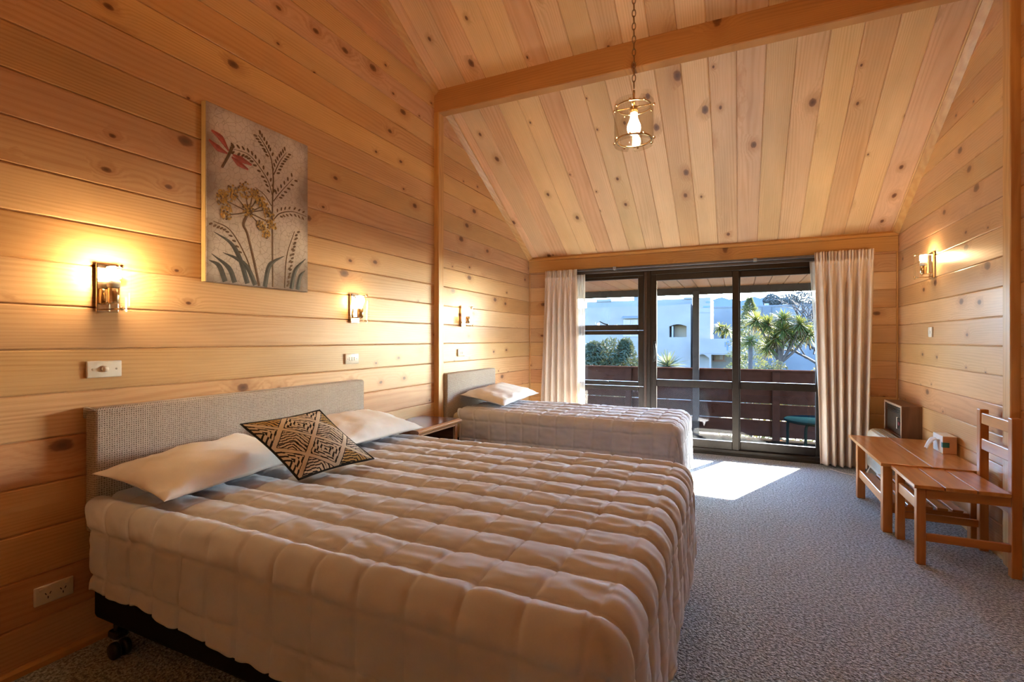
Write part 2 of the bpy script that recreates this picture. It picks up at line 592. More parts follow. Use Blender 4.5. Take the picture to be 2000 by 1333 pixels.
d = thing('door_1', 'bronze aluminium sliding glass door', None, (0, FY0, 0), kind='structure')
bm = BM()
for a in ((.74, OX1, FY0, FY1, .03, OZ), (-.905, .74, FY0, FY1, 1.955, OZ), (-.905, .74, FY0 - .01, FY1 + .01, 0, .062), (-.905, -.885, FY0, FY1, .06, 1.96)):
    box(bm, *a, .004)
obj('door_frame', bm, m_alu, d)
obj('sill', B(OX0, OX1, FY0 - .02, YF + .13, -.05, .028, .004), m_alu, d)
for (x0, x1, y, nm, lr) in ((-.89, .0, FY0 + .02, 'sliding_panel', (.05, .065)), (-.03, .745, FY0 + .062, 'fixed_panel', (.044, .05))):
    bm = BM()
    l, r = lr
    box(bm, x0, x0 + l, y - .02, y + .02, .062, 1.955, .004)
    box(bm, x1 - r, x1, y - .02, y + .02, .062, 1.955, .004)
    for z0, z1 in ((.062, .148), (.704, .782), (1.888, 1.955)):
        box(bm, x0 + l, x1 - r, y - .0195, y + .0195, z0, z1, .004)
    p = obj(nm, bm, m_alu, d)
    obj('pane', B(x0 + l - .004, x1 - r + .004, y - .0025, y + .0025, .778, 1.892), m_glass, p)
    obj('pane', B(x0 + l - .004, x1 - r + .004, y - .0025, y + .0025, .144, .708), m_glass_d, p)
    if nm == 'sliding_panel':
        h = obj('door_handle', tube(BM(), interp([(-.862, y - .02, 1.19), (-.855, y - .055, 1.165), (-.845, y - .07, 1.10), (-.855, y - .055, 1.035), (-.862, y - .02, 1.01)], 16), [.012] * 17, 10), m_black, p)
        bm = BM()
        box(bm, -.878, -.85, y - .03, y - .018, .985, 1.215, .006, 2)
        tube(bm, [(-.864, y - .03, .992), (-.872, y - .05, .985)], .007, 8)
        obj('lock_plate', bm, m_black, p)

m_track = plain('grey_track', (.11, .10, .105), .4, .6)
t = thing('curtain_track', 'dark grey aluminium curtain track under the pine header board', 'curtain track', (-.5, 5.63, 2.05))
obj('rail', B(-2.12, 1.12, 5.605, 5.65, 2.035, 2.062, .004), m_track, t)
obj('lower_rail', B(-1.95, .98, 5.652, 5.668, 2.006, 2.034, .003), m_track, t)
for x in (-1.3, .15):
    obj('bracket', B(x - .018, x + .018, 5.60, 5.69, 2.03, 2.068, .003), plain('track_bracket', (.3, .3, .31), .4, .5), t)

# ================================================================== beds
m_base = fabric('black_base_fabric', (.006, .006, .0065), .85, 600, .2, sheen=0.0)
m_matt = fabric('cream_mattress', (.62, .52, .36), .85, 500, .2)
m_quilt = fabric('taupe_grey_quilt', (.57, .595, .665), .8, 240, .06, .05, sheen=.25)
m_white = fabric('white_pillowcase', (.82, .80, .79), .8, 240, .05, .04)
m_plast = plain('castor_plastic', (.010, .010, .010), .35)

# woven headboard cloth: warp and weft threads on the local y / z axes
n = NT('woven_headboard_cloth')
c, v = n.coords()
T = 2 * PI / .0088
wx = n.m('SINE', n.m('MULTIPLY', n.m('ADD', c[1], c[0]), T))
wz = n.m('SINE', n.m('MULTIPLY', c[2], T))
wv = n.m('MAXIMUM', wx, wz)
g, _ = n.noise(v, 170.0, 2)
g2, _ = n.noise(v, 9.0, 2)
col = n.mixc(n.mr(wv, -.45, .55), (.105, .085, .065), (.51, .43, .375))
col = n.mixc(n.m('MULTIPLY', n.mr(g, .35, .65), .5), col, (.62, .57, .50))
col = n.mixc(n.m('MULTIPLY', g2, .25), col, (.34, .30, .26))
m_weave = n.done(n.pbsdf(col, .85, 0, .2, n.bump(wv, .6, .0012), Sheen_Weight=.1))


def headboard(label, y0, y1, z0, z1, th, fold):
    t = thing('headboard', label, 'headboard', (XL, (y0 + y1) / 2, z0), 'woven headboards')
    o = obj('padded_panel', B(XL + .004, XL + th, y0, y1, z0, z1, .016, 4), m_weave, t, smooth=True)
    if fold:
        bm = BM()
        prism(bm, [(XL + .004, z1 - .045), (XL + .03, z1 - .02), (XL + th - .012, z1 - .012), (XL + th - .004, z1 - .004), (XL + .004, z1 + .003)], 'y', y0 - .006, y0 + .012)
        bmesh.ops.bevel(bm, geom=list(bm.edges), offset=.003, segments=2, affect='EDGES')
        obj('corner_fold', bm, m_weave, t, smooth=True)
    return t


headboard('long woven beige headboard behind the double bed', 1.066, 2.612, .455, .957, .078, True)
headboard('short woven beige headboard behind the single bed', 3.655, 4.60, .50, .93, .078, False)


def bed(label, x1, y0, y1, zb, zm, zt, group):
    t = thing('bed', label, 'bed', ((XL + x1) / 2, (y0 + y1) / 2, 0), group)
    x0 = XL + .085
    obj('bed_base', B(x0, x1, y0, y1, zb, zm, .02, 2), m_base, t, smooth=True)
    obj('mattress', B(x0, x1 + .01, y0 - .004, y1 + .004, zm, zt, .045, 4), m_matt, t, smooth=True)
    for x in (x0 + .11, x1 - .12):
        for y in (y0 + .03, y1 - .03):
            s = 1 if y < (y0 + y1) / 2 else -1
            bm = BM()
            tube(bm, [(x, y, zb), (x, y, .085)], .011, 8)
            box(bm, x - .03, x + .03, y - .02, y + .03, .07, .10, .01, 2)
            for dy in (-.018, .018):
                lathe(bm, [(.006, -.012), (.028, -.012), (.032, -.006), (.032, .006), (.028, .012), (.006, .012)], (x + .02, y + dy, .032), 18, 'y')
            obj('castor', bm, m_plast, t)
    return t


bed('double bed base and mattress on castors, black fabric sides', -.30, 1.055, 2.60, .135, .36, .585, 'beds')
bed('single bed base and mattress next to the window curtain', -.47, 3.715, 4.585, .135, .36, .585, 'beds')


def quilt(name, label, x0, x1, y0, y1, zt, R, Rc, near0, near1, far, foot, s0, t0, c, A, seed, step=.0075, cut=.15):
    """a stitched quilt draped over a mattress: (s, t) are cloth coordinates along and across the bed."""
    s_hi = x1 + foot - R * .0
    ns = int((s_hi - x0) / step)
    V, F = [], []
    t_top0, t_top1 = y0, y1
    nt = int((y1 - y0 + max(near0, near1) + far) / step)
    qa = R * PI / 2

    def w(f, p):
        return max(0.0, 1 - abs(2 * f - 1) ** p)
    for i in range(ns + 1):
        s = lerp(x0, s_hi, i / ns)
        nr = lerp(near0, near1, smooth(x0, x1, s))
        wav = .012 * noise.noise((s * 6, seed, 3.1)) + .006 * noise.noise((s * 17, seed, 8.1))
        for j in range(nt + 1):
            t = lerp(y0 - nr + wav, y1 + far, j / nt)
            cx = min(s, x1 - Rc); cy = max(y0 + Rc, min(y1 - Rc, t))
            dx, dy = s - cx, t - cy
            L2 = math.hypot(dx, dy)
            if L2 > 1e-6:
                L = (abs(dx) ** 7 + abs(dy) ** 7) ** (1 / 7)
                nx, ny = dx / L2, dy / L2
            else:
                L = 0; nx = ny = 0
            flat = Rc - R
            # seams wander a little
            jt = .010 * noise.noise((s * 2.3, t * 2.3, seed)) + .004 * noise.noise((s * 9, t * 9, seed + 4))
            js = .012 * noise.noise((s * 2.0, t * 2.6, seed + 9))
            ft = ((t + jt - t0) / c) % 1.0
            fs = ((s + js - s0) / c) % 1.0
            puff = (w(ft, 2.4) ** .55) * (.60 + .40 * w(fs, 9) ** .5)
            if L <= flat:
                hor, drop, ang = L, 0.0, 0.0
            elif L - flat <= qa:
                ang = (L - flat) / R
                hor, drop = flat + R * math.sin(ang), R * (1 - math.cos(ang))
            else:
                ang = PI / 2
                hor, drop = Rc, R + (L - flat - qa)
            side = ang / (PI / 2)
            isfoot = dx > abs(dy)
            amp = A * (lerp(1.0, .80, side) if isfoot else lerp(1.0, .30, min(1.0, side * 1.9)))
            if side > 0 and not isfoot:
                puff = lerp(puff, (w(ft, 8) ** .5) * (w(fs, 8) ** .5), side)
            if side > .5 and isfoot:
                puff = (w(ft, 2.6) ** .7)
            wr = .0045 * noise.noise((s * 14, t * 26, seed)) + .0035 * noise.noise((s * 34, t * 34, seed + 2)) * (1.25 - w(ft, 2))
            if side > .4: wr *= 1.0
            below = max(0.0, drop - R)
            flare = .035 * below + (.012 * noise.noise((s * 5 + t * 5, seed, 1.7)) * smooth(0, .25, below))
            # sag between mattress edge and middle, soft body
            sag = -.006 * noise.noise((s * 1.7, t * 1.7, seed + 20)) - .004
            dt_, ds_ = min(ft, 1 - ft) * c, min(fs, 1 - fs) * c
            groove = math.exp(-(dt_ / .006) ** 2) + math.exp(-(ds_ / .006) ** 2)
            h = amp * puff + wr - lerp(.0035, .005, side) * min(1.0, groove)
            hor += flare + h * math.sin(ang)
            z = zt - drop + h * math.cos(ang) + sag
            px = cx + nx * hor
            if not isfoot:
                px += cut * smooth(-.03, .09, drop) * (1 - i / ns) ** 3
            V.append((px, cy + ny * hor, z))
    for i in range(ns):
        for j in range(nt):
            a = i * (nt + 1) + j
            F.append((a, a + nt + 1, a + nt + 2, a + 1))
    o = obj(name, (V, F), m_quilt, base=((x0 + x1) / 2, (y0 + y1) / 2, zt), smooth=True, label=label, cat='quilt', group='stitched quilts')
    so = o.modifiers.new('thickness', 'SOLIDIFY')
    so.thickness = .010
    so.offset = -1
    return o


quilt('quilt', 'taupe stitched quilt spread over the double bed', -2.31, -.215, .985, 2.655, .603, .075, .12, .25, .32, .40, .40, -.295, 1.10, .157, .020, 3.0)
quilt('quilt', 'taupe stitched quilt spread over the single bed', -2.26, -.385, 3.665, 4.615, .608, .075, .10, .42, .42, .40, .40, -.42, 3.63, .152, .017, 41.0, cut=.06)


def pillow(name, label, c, hx, hy, H, rot, mat, seed, ear=.10, nv=44, group=None, cat='pillow'):
    """two domed sheets sewn at the rim, corners drawn out."""
    V, F = [], []
    Rm = rot.to_matrix() if hasattr(rot, 'to_matrix') else rot
    N = nv

    def P(u, v, sg):
        ru = (1 - abs(u) ** 2.4); rv = (1 - abs(v) ** 2.4)
        h = H * max(0, ru) ** .55 * max(0, rv) ** .55
        x = hx * u * (1 - ear * (1 - v * v))
        y = hy * v * (1 - ear * .8 * (1 - u * u))
        edge = max(abs(u), abs(v))
        cr = .014 * noise.noise((x * 7, y * 7, seed)) + .010 * noise.noise((x * 19, y * 11, seed + 3)) * smooth(.2, .8, edge) + .004 * noise.noise((x * 45, y * 45, seed + sg))
        h = max(0, h + cr * min(1, h / (.25 * H + 1e-6)))
        return Vector(c) + Rm @ Vector((x, y, sg * h * (1.0 if sg > 0 else .55)))
    for sg in (1, -1):
        b0 = len(V)
        for i in range(N + 1):
            for j in range(N + 1):
                u = math.sin(PI / 2 * (2 * i / N - 1)); v = math.sin(PI / 2 * (2 * j / N - 1))
                V.append(P(u, v, sg))
        for i in range(N):
            for j in range(N):
                a = b0 + i * (N + 1) + j
                q = (a, a + N + 1, a + N + 2, a + 1)
                F.append(q if sg > 0 else q[::-1])
    o = obj(name, (V, F), mat, base=c, smooth=True, label=label, cat=cat, group=group)
    bm = bmesh.new(); bm.from_mesh(o.data)
    bmesh.ops.remove_doubles(bm, verts=bm.verts, dist=1e-5)
    bm.to_mesh(o.data); bm.free()
    return o


from mathutils import Euler
pillow('pillow', 'white pillow under the cushion, nearest end of the double bed', (-2.085, 1.395, .692), .22, .345, .080, Euler((.03, .12, .04)), m_white, 1.3, group='white pillows')
pillow('pillow', 'white pillow on the double bed, beside the nightstand', (-2.075, 2.27, .698), .22, .375, .088, Euler((-.02, .14, .02)), m_white, 5.7, group='white pillows')
pillow('pillow', 'white pillow on the single bed near the window', (-2.085, 4.27, .702), .225, .43, .074, Euler((.03, .17, .02)), m_white, 9.1, group='white pillows')

# patterned cushion: diamond lattice of cream bands over dark stepped lines
n = NT('tribal_cushion_weave')
tc = n.n('ShaderNodeUVMap')
sp = n.n('ShaderNodeSeparateXYZ'); n.t.links.new(tc.outputs[0], sp.inputs[0])
u, v = sp.outputs[0], sp.outputs[1]
wob, _ = n.noise(n.xyz(u, v, 0.0), 22.0, 2)
wb = n.m('MULTIPLY', n.m('SUBTRACT', wob, .5), .05)
p = n.m('ADD', n.m('MULTIPLY', n.m('ADD', u, v), 2.0), wb)
q = n.m('ADD', n.m('ADD', n.m('MULTIPLY', n.m('SUBTRACT', u, v), 2.0), wb), .0)
pi_, qi = n.m('FLOOR', p), n.m('FLOOR', q)
pf = n.m('SUBTRACT', n.m('FRACT', p), .5)
qf = n.m('SUBTRACT', n.m('FRACT', q), .5)
ap, aq = n.m('ABSOLUTE', pf), n.m('ABSOLUTE', qf)
rv, rc = n.white(n.m('ADD', n.m('MULTIPLY', pi_, 3.17), n.m('MULTIPLY', qi, 7.31)))
flip = n.m('GREATER_THAN', rv, .5)
mx_, mn_ = n.m('MAXIMUM', ap, aq), n.m('MINIMUM', ap, aq)
# stepped chevron: distance with a notch near the corners
step = n.m('MULTIPLY', n.m('GREATER_THAN', n.m('FRACT', n.m('ADD', n.m('MULTIPLY', n.m('ADD', pf, qf), 2.0), .5)), .5), .055)
e1 = n.m('ADD', mx_, step)
e2 = n.m('ADD', n.m('ABSOLUTE', n.m('ADD', pf, n.m('MULTIPLY', aq, .8))), n.m('MULTIPLY', step, .6))
mixe = n.n('ShaderNodeMix', data_type='FLOAT')
n.put(mixe.inputs[0], flip); n.put(mixe.inputs[2], e1); n.put(mixe.inputs[3], e2)
lines = n.m('SINE', n.m('MULTIPLY', mixe.outputs[0], 2 * PI * 7.0))
dark = n.mr(lines, .2, .5)
band = n.mr(mx_, .425, .44)
dark = n.m('MULTIPLY', dark, n.m('SUBTRACT', 1.0, band))
border = n.m('MULTIPLY', n.mr(mx_, .405, .415), n.m('SUBTRACT', 1.0, n.mr(mx_, .43, .44)))
dark = n.m('MAXIMUM', dark, border)
gold = n.m('MULTIPLY', n.m('GREATER_THAN', rv, .70), n.m('SUBTRACT', 1.0, n.mr(mx_, .38, .40)))
base = n.mixc(n.m('MULTIPLY', gold, .85), (.78, .70, .58), (.60, .38, .08))
thr, _ = n.noise(n.xyz(u, v, 0.0), 160.0, 1)
base = n.mixc(n.m('MULTIPLY', thr, .3), base, (.45, .38, .29))
col = n.mixc(dark, base, (.030, .030, .032))
m_tribal = n.done(n.pbsdf(col, .9, 0, .15, n.bump(n.m('SUBTRACT', thr, n.m('MULTIPLY', dark, 1.2)), .5, .002)))


def cushion():
    c0, c1, c2, c3 = [Vector(q) for q in ((-1.690, 1.500, .640), (-1.585, 1.845, .662), (-1.845, 1.760, .888), (-1.950, 1.425, .866))]   # bottom, right, top, left
    nrm = (c1 - c0).cross(c3 - c0).normalized()
    N = 46
    t = thing('cushion', 'small patterned black, cream and mustard cushion leaning on the white pillows', 'cushion', (-1.75, 1.62, .64))
    for sg, name, mat in ((1, 'front_cover', m_tribal), (-1, 'back_cover', fabric('black_cushion_back', (.018, .018, .017), .8, 700))):
        V, F, UV = [], [], []
        for i in range(N + 1):
            for j in range(N + 1):
                u = math.sin(PI / 2 * (2 * i / N - 1)); v = math.sin(PI / 2 * (2 * j / N - 1))
                uu = .5 + .5 * u * (1 - .07 * (1 - v * v)); vv = .5 + .5 * v * (1 - .07 * (1 - u * u))
                p = (c0 * (1 - uu) + c1 * uu) * (1 - vv) + (c3 * (1 - uu) + c2 * uu) * vv
                h = .052 * max(0, 1 - abs(u) ** 2.2) ** .6 * max(0, 1 - abs(v) ** 2.2) ** .6
                h += .006 * noise.noise((u * 3, v * 3, 5 + sg)) * (1 - max(abs(u), abs(v)))
                V.append(p + nrm * (sg * h + (-.004 if sg < 0 else 0)))
                UV.append((.5 + .5 * u, .5 + .5 * v))
        for i in range(N):
            for j in range(N):
                a = i * (N + 1) + j
                q = (a, a + N + 1, a + N + 2, a + 1)
                F.append(q if sg > 0 else q[::-1])
        o = obj(name, (V, F), mat, t, smooth=True)
        ul = o.data.uv_layers.new(name='UVMap')
        for lp in o.data.loops:
            ul.data[lp.index].uv = UV[lp.vertex_index]
    bm = BM()
    pts = []
    for a, b in ((c0, c1), (c1, c2), (c2, c3), (c3, c0)):
        ctr = (c0 + c1 + c2 + c3) / 4
        for k in range(12):
            f = k / 12
            q = a.lerp(b, f)
            pts.append(q + (ctr - q) * (.07 * 4 * f * (1 - f)))
    tube(bm, pts, .0055, 6, closed=True)
    obj('piping', bm, fabric('black_piping', (.016, .016, .016), .8, 500), t)


cushion()

# ================================================================== nightstand
m_ns = wood('red_brown_veneer', 0, 1, (.15, .055, .025), (.085, .030, .015), .22, 120)
m_ns_edge = wood('nightstand_edge', 1, 0, (.46, .22, .09), (.30, .13, .05), .3)
m_ns_in = plain('nightstand_inside', (.035, .016, .010), .5)
t = thing('nightstand', 'dark red-brown nightstand with a moulded top between the two beds', 'nightstand', (-2.2, 3.08, 0))
NX0, NX1, NY0, NY1, NZ = XL + .012, -2.0, 2.79, 3.37, .60
bm = BM()
prism(bm, [(NX0, NZ - .036), (NX1 - .022, NZ - .036), (NX1 - .006, NZ - .026), (NX1, NZ - .014), (NX1 - .005, NZ - .012), (NX1 - .005, NZ - .006), (NX1 - .028, NZ), (NX0, NZ)], 'y', NY0, NY1)
obj('top', bm, m_ns, t)
bm = BM()
prism(bm, [(NX1 - .028, NZ + .0006), (NX1 - .005, NZ - .0055), (NX1 - .0045, NZ - .0115), (NX1 + .0006, NZ - .0135), (NX1 - .0055, NZ - .0262), (NX1 - .0215, NZ - .0364), (NX1 - .03, NZ - .02)], 'y', NY0 + .001, NY1 - .001)
obj('edge_moulding', bm, m_ns_edge, t)
for y in (NY0 + .025, NY1 - .045):
    obj('side_panel', B(NX0 + .004, NX1 - .05, y, y + .02, 0, NZ - .036), m_ns, t)
for y in (NY0 + .02, NY1 - .055):
    obj('stile', B(NX1 - .052, NX1 - .03, y, y + .036, 0, NZ - .036, .003), m_ns_edge, t)
obj('back_panel', B(NX0 + .004, NX0 + .012, NY0 + .045, NY1 - .045, 0, NZ - .036), m_ns_in, t)
obj('shelf', B(NX0 + .012, NX1 - .055, NY0 + .045, NY1 - .045, .28, .298), m_ns_in, t)
obj('bottom_panel', B(NX0 + .012, NX1 - .035, NY0 + .045, NY1 - .045, .05, .068), m_ns, t)
obj('top_rail', B(NX1 - .05, NX1 - .032, NY0 + .056, NY1 - .055, NZ - .052, NZ - .036), m_ns_edge, t)

# ================================================================== canvas
AY0, AY1, AZ0, AZ1 = 1.54, 2.165, 1.517, 2.402
AX = XL + .036
n = NT('crackled_canvas')
c, v = n.coords()
vo = n.n('ShaderNodeTexVoronoi', feature='DISTANCE_TO_EDGE')
w1, wc = n.noise(v, 30.0, 2)
vm = n.n('ShaderNodeVectorMath', operation='ADD')
n.put(vm.inputs[0], v)
vs_ = n.n('ShaderNodeVectorMath', operation='SCALE'); n.put(vs_.inputs[0], wc); vs_.inputs['Scale'].default_value = .02
n.put(vm.inputs[1], vs_.outputs[0])
n.put(vo.inputs['Vector'], vm.outputs[0]); vo.inputs['Scale'].default_value = 34.0
crack = n.mr(vo.outputs['Distance'], .05, .02)
big, _ = n.noise(v, 3.2, 3, .6)
fine, _ = n.noise(v, 60.0, 2)
# brown washed borders of the painting itself
ey = n.m('MULTIPLY', n.m('ABSOLUTE', c[1]), 2 / (AY1 - AY0))
ez = n.m('MULTIPLY', n.m('ABSOLUTE', c[2]), 2 / (AZ1 - AZ0))
edge = n.m('MAXIMUM', n.m('ADD', ey, n.m('MULTIPLY', n.m('SUBTRACT', big, .5), .9)), n.m('ADD', ez, n.m('MULTIPLY', n.m('SUBTRACT', big, .5), .7)))
col = n.mixc(n.mr(big, .3, .7), (.74, .68, .66), (.58, .51, .49))
col = n.mixc(n.mr(edge, .72, 1.08, 0, .75), col, (.17, .11, .085))
col = n.mixc(n.m('MULTIPLY', crack, .38), col, (.20, .12, .08))
m_canvas = n.done(n.pbsdf(col, .6, 0, .35, n.bump(n.m('SUBTRACT', fine, crack), .35, .0012)))
m_cside = plain('canvas_side_lamplit', (.52, .36, .15), .7)  # ochre of the near edge is the wall light's glow put into the colour
t = thing('canvas_painting', 'tall canvas of a dragonfly and dried seed heads on the left wall', 'painting', (XL, (AY0 + AY1) / 2, (AZ0 + AZ1) / 2))
obj('canvas', B(XL + .004, AX, AY0, AY1, AZ0, AZ1, .003), m_canvas, t)
obj('near_edge', B(XL + .004, AX - .002, AY0 - .0015, AY0 + .002, AZ0, AZ1), m_cside, t)

STEMS = [[(0.605, 0.009), (0.601, 0.372), (0.602, 0.539), (0.611, 0.68), (0.593, 0.805), (0.53, 0.878), (0.46, 0.929)], [(0.611, 0.551), (0.688, 0.624), (0.823, 0.738)], [(0.615, 0.72), (0.676, 0.814), (0.748, 0.891)], [(0.6, 0.588), (0.557, 0.669), (0.448, 0.752), (0.358, 0.789), (0.235, 0.787)], [(0.593, 0.518), (0.522, 0.574), (0.429, 0.605)], [(0.616, 0.438), (0.685, 0.488), (0.826, 0.521), (0.984, 0.514)], [(0.731, 0.011), (0.755, 0.22), (0.84, 0.393)], [(0.423, 0.017), (0.344, 0.17), (0.205, 0.309), (0.059, 0.342)]]
UMSTEM = [(0.469, 0.006), (0.419, 0.149), (0.355, 0.31), (0.319, 0.361), (0.358, 0.432)]
RAYS = [(0.167, 0.474), (0.172, 0.394), (0.223, 0.529), (0.324, 0.566), (0.459, 0.563), (0.552, 0.492), (0.582, 0.408), (0.532, 0.343), (0.398, 0.561), (0.497, 0.502)]
BLOBS = [(0.147, 0.475, 0.07), (0.166, 0.407, 0.059), (0.216, 0.532, 0.059), (0.331, 0.568, 0.07), (0.428, 0.557, 0.047), (0.481, 0.528, 0.047), (0.536, 0.494, 0.05), (0.567, 0.445, 0.055), (0.59, 0.395, 0.047), (0.486, 0.38, 0.044), (0.532, 0.338, 0.044), (0.358, 0.451, 0.055), (0.134, 0.495, 0.047)]
BLADES = [[(0.356, 0.013), (0.286, 0.155), (0.204, 0.237), (0.064, 0.282)], [(0.43, 0.009), (0.358, 0.106), (0.258, 0.152), (0.137, 0.174)], [(0.241, 0.011), (0.187, 0.092), (0.043, 0.158)], [(0.158, 0.01), (0.107, 0.094), (0.023, 0.12)], [(0.524, 0.004), (0.559, 0.123), (0.617, 0.172), (0.725, 0.217)], [(0.802, 0.01), (0.85, 0.136), (0.969, 0.225)], [(0.874, 0.009), (0.905, 0.099), (0.966, 0.146)]]
WINGS = [[(0.186, 0.766), (0.12, 0.822), (0.042, 0.846)], [(0.176, 0.748), (0.099, 0.759), (0.022, 0.788)], [(0.221, 0.752), (0.299, 0.742), (0.394, 0.731)], [(0.213, 0.738), (0.276, 0.714), (0.363, 0.696)]]
BODY = [(0.13, 0.656), (0.179, 0.728), (0.215, 0.791)]
AW, AH = AY1 - AY0, AZ1 - AZ0


def cv(p, lift=.0):
    return Vector((AX + .0005 + lift, AY0 + p[0] * AW, AZ0 + p[1] * AH))


def ribbon(bm, pts, w0, wm, w1, n=18, lift=0, mi=0):
    P = interp(pts, n)
    prev = None
    for i, p in enumerate(P):
        a, b = P[max(0, i - 1)], P[min(n, i + 1)]
        d = Vector(((b.x - a.x) * AW, (b.y - a.y) * AH)).normalized()
        f = i / n
        w = lerp(w0, wm, min(1, f * 2)) if f < .5 else lerp(wm, w1, f * 2 - 1)
        q = cv(p, lift)
        nrm = Vector((0, -d.y, d.x)) * w
        cur = (bm.verts.new(q + nrm), bm.verts.new(q + Vector((.0012, 0, 0))), bm.verts.new(q - nrm))
        if prev:
            for k in (0, 1):
                f_ = bm.faces.new((prev[k], cur[k], cur[k + 1], prev[k + 1])); f_.material_index = mi
        prev = cur
    return P


def leaf(bm, p, ang, l, w, lift=.001, mi=0):
    c = cv(p, lift)
    vs = []
    for k in range(8):
        a = 2 * PI * k / 8
        x, y = l * math.cos(a), w * math.sin(a)
        vs.append(bm.verts.new(c + Vector((0, x * math.cos(ang) - y * math.sin(ang), x * math.sin(ang) + y * math.cos(ang)))))
    m = bm.verts.new(c + Vector((.001, 0, 0)))
    for k in range(8):
        bm.faces.new((vs[k], vs[(k + 1) % 8], m)).material_index = mi


m_pa = plain('paint_brown', (.12, .062, .026), .6, var=.25, scale=60)
m_pg = plain('paint_gold', (.42, .25, .055), .45, .25, var=.3, scale=90)
m_pd = plain('paint_charcoal', (.060, .055, .050), .6, var=.2, scale=60)
m_pr = plain('paint_red', (.32, .045, .035), .45, .1, var=.25, scale=60)
bm = BM()
for st, l in zip(STEMS, (.0055, .003, .003, .003, .003, .0035, .0045, .0045)):
    ribbon(bm, st, l, l * .8, l * .4)
leafy_ = [(0, .72, 1.0, 7, .011), (1, .30, 1.0, 6, .011), (2, .1, 1.0, 8, .011), (3, .05, 1.0, 12, .011), (5, .25, 1.0, 8, .010), (6, .05, 1.0, 9, .011), (7, .40, 1.0, 10, .010)]
for si, f0, f1, cnt, ln in leafy_:
    P = interp(STEMS[si], 60)
    for k in range(cnt):
        i = int(lerp(f0, f1, k / (cnt - 1)) * 59)
        a, b = P[i], P[i + 1]
        an = math.atan2((b.y - a.y) * AH, (b.x - a.x) * AW)
        for sd in ((1, -1) if si not in (6, 7) else ((-1,) if si == 6 else (1,))):
            off = .026 if si not in (6,) else .034
            q = (a.x + math.cos(an + sd * 1.0) * off / AW * .9, a.y + math.sin(an + sd * 1.0) * off / AH * .9)
            if 0.01 < q[0] < .99 and .01 < q[1] < .99:
                leaf(bm, q, an + sd * .8, ln * 1.15, ln * .55)
if True:
    for k in range(14):
        f = k / 13
        q = (lerp(.86, .765, f), lerp(.37, .03, f))
        leaf(bm, q, .5, .012, .006)
obj('painted_stems', bm, m_pa, t)
bm = BM()
ribbon(bm, UMSTEM, .008, .007, .008, lift=.0005)
for r in RAYS:
    mid = ((.358 + r[0]) / 2 + .01, (.441 + r[1]) / 2)
    ribbon(bm, [(.358, .441), mid, r], .0035, .003, .002, 8, .0008)
rr = random.Random(3)
for x, y, r in BLOBS:
    for k in range(46):
        a, d = rr.random() * 6.28, rr.random() ** .6 * r
        leaf(bm, (x + math.cos(a) * d, y + math.sin(a) * d * AW / AH), rr.random() * 3, .0055 + rr.random() * .003, .0042, .001 + rr.random() * .004, 1 if rr.random() < .72 else 0)
obj('painted_seed_head', bm, [m_pa, m_pg], t)
bm = BM()
for bl in BLADES:
    ribbon(bm, bl, .014, .013, .0012, 20, .0006)
obj('painted_blades', bm, m_pd, t)
bm = BM()
for wi in WINGS:
    ribbon(bm, wi, .004, .017, .005, 14, .0012, 0)
ribbon(bm, BODY, .005, .007, .009, 14, .002, 1)
leaf(bm, (.222, .80), .9, .010, .010, .003, 1)
obj('painted_dragonfly', bm, [m_pr, m_pa], t)

# ================================================================== wall lights
m_brass = plain('polished_brass', (.78, .60, .36), .16, 1.0, .5, .05)
m_plate = plain('mirror_brass_plate', (.80, .72, .62), .08, 1.0, .5, .03)
m_chain = plain('antique_brass', (.36, .25, .14), .32, 1.0, .5, .1)
m_lampglass = clear_glass('lamp_glass', (.97, .975, .97), .03)
m_smoke = clear_glass('smoked_lamp_glass', (.93, .92, .89), .06)
m_cer = plain('white_plastic', (.80, .78, .74), .35)
WARM = (1.0, .60, .24)


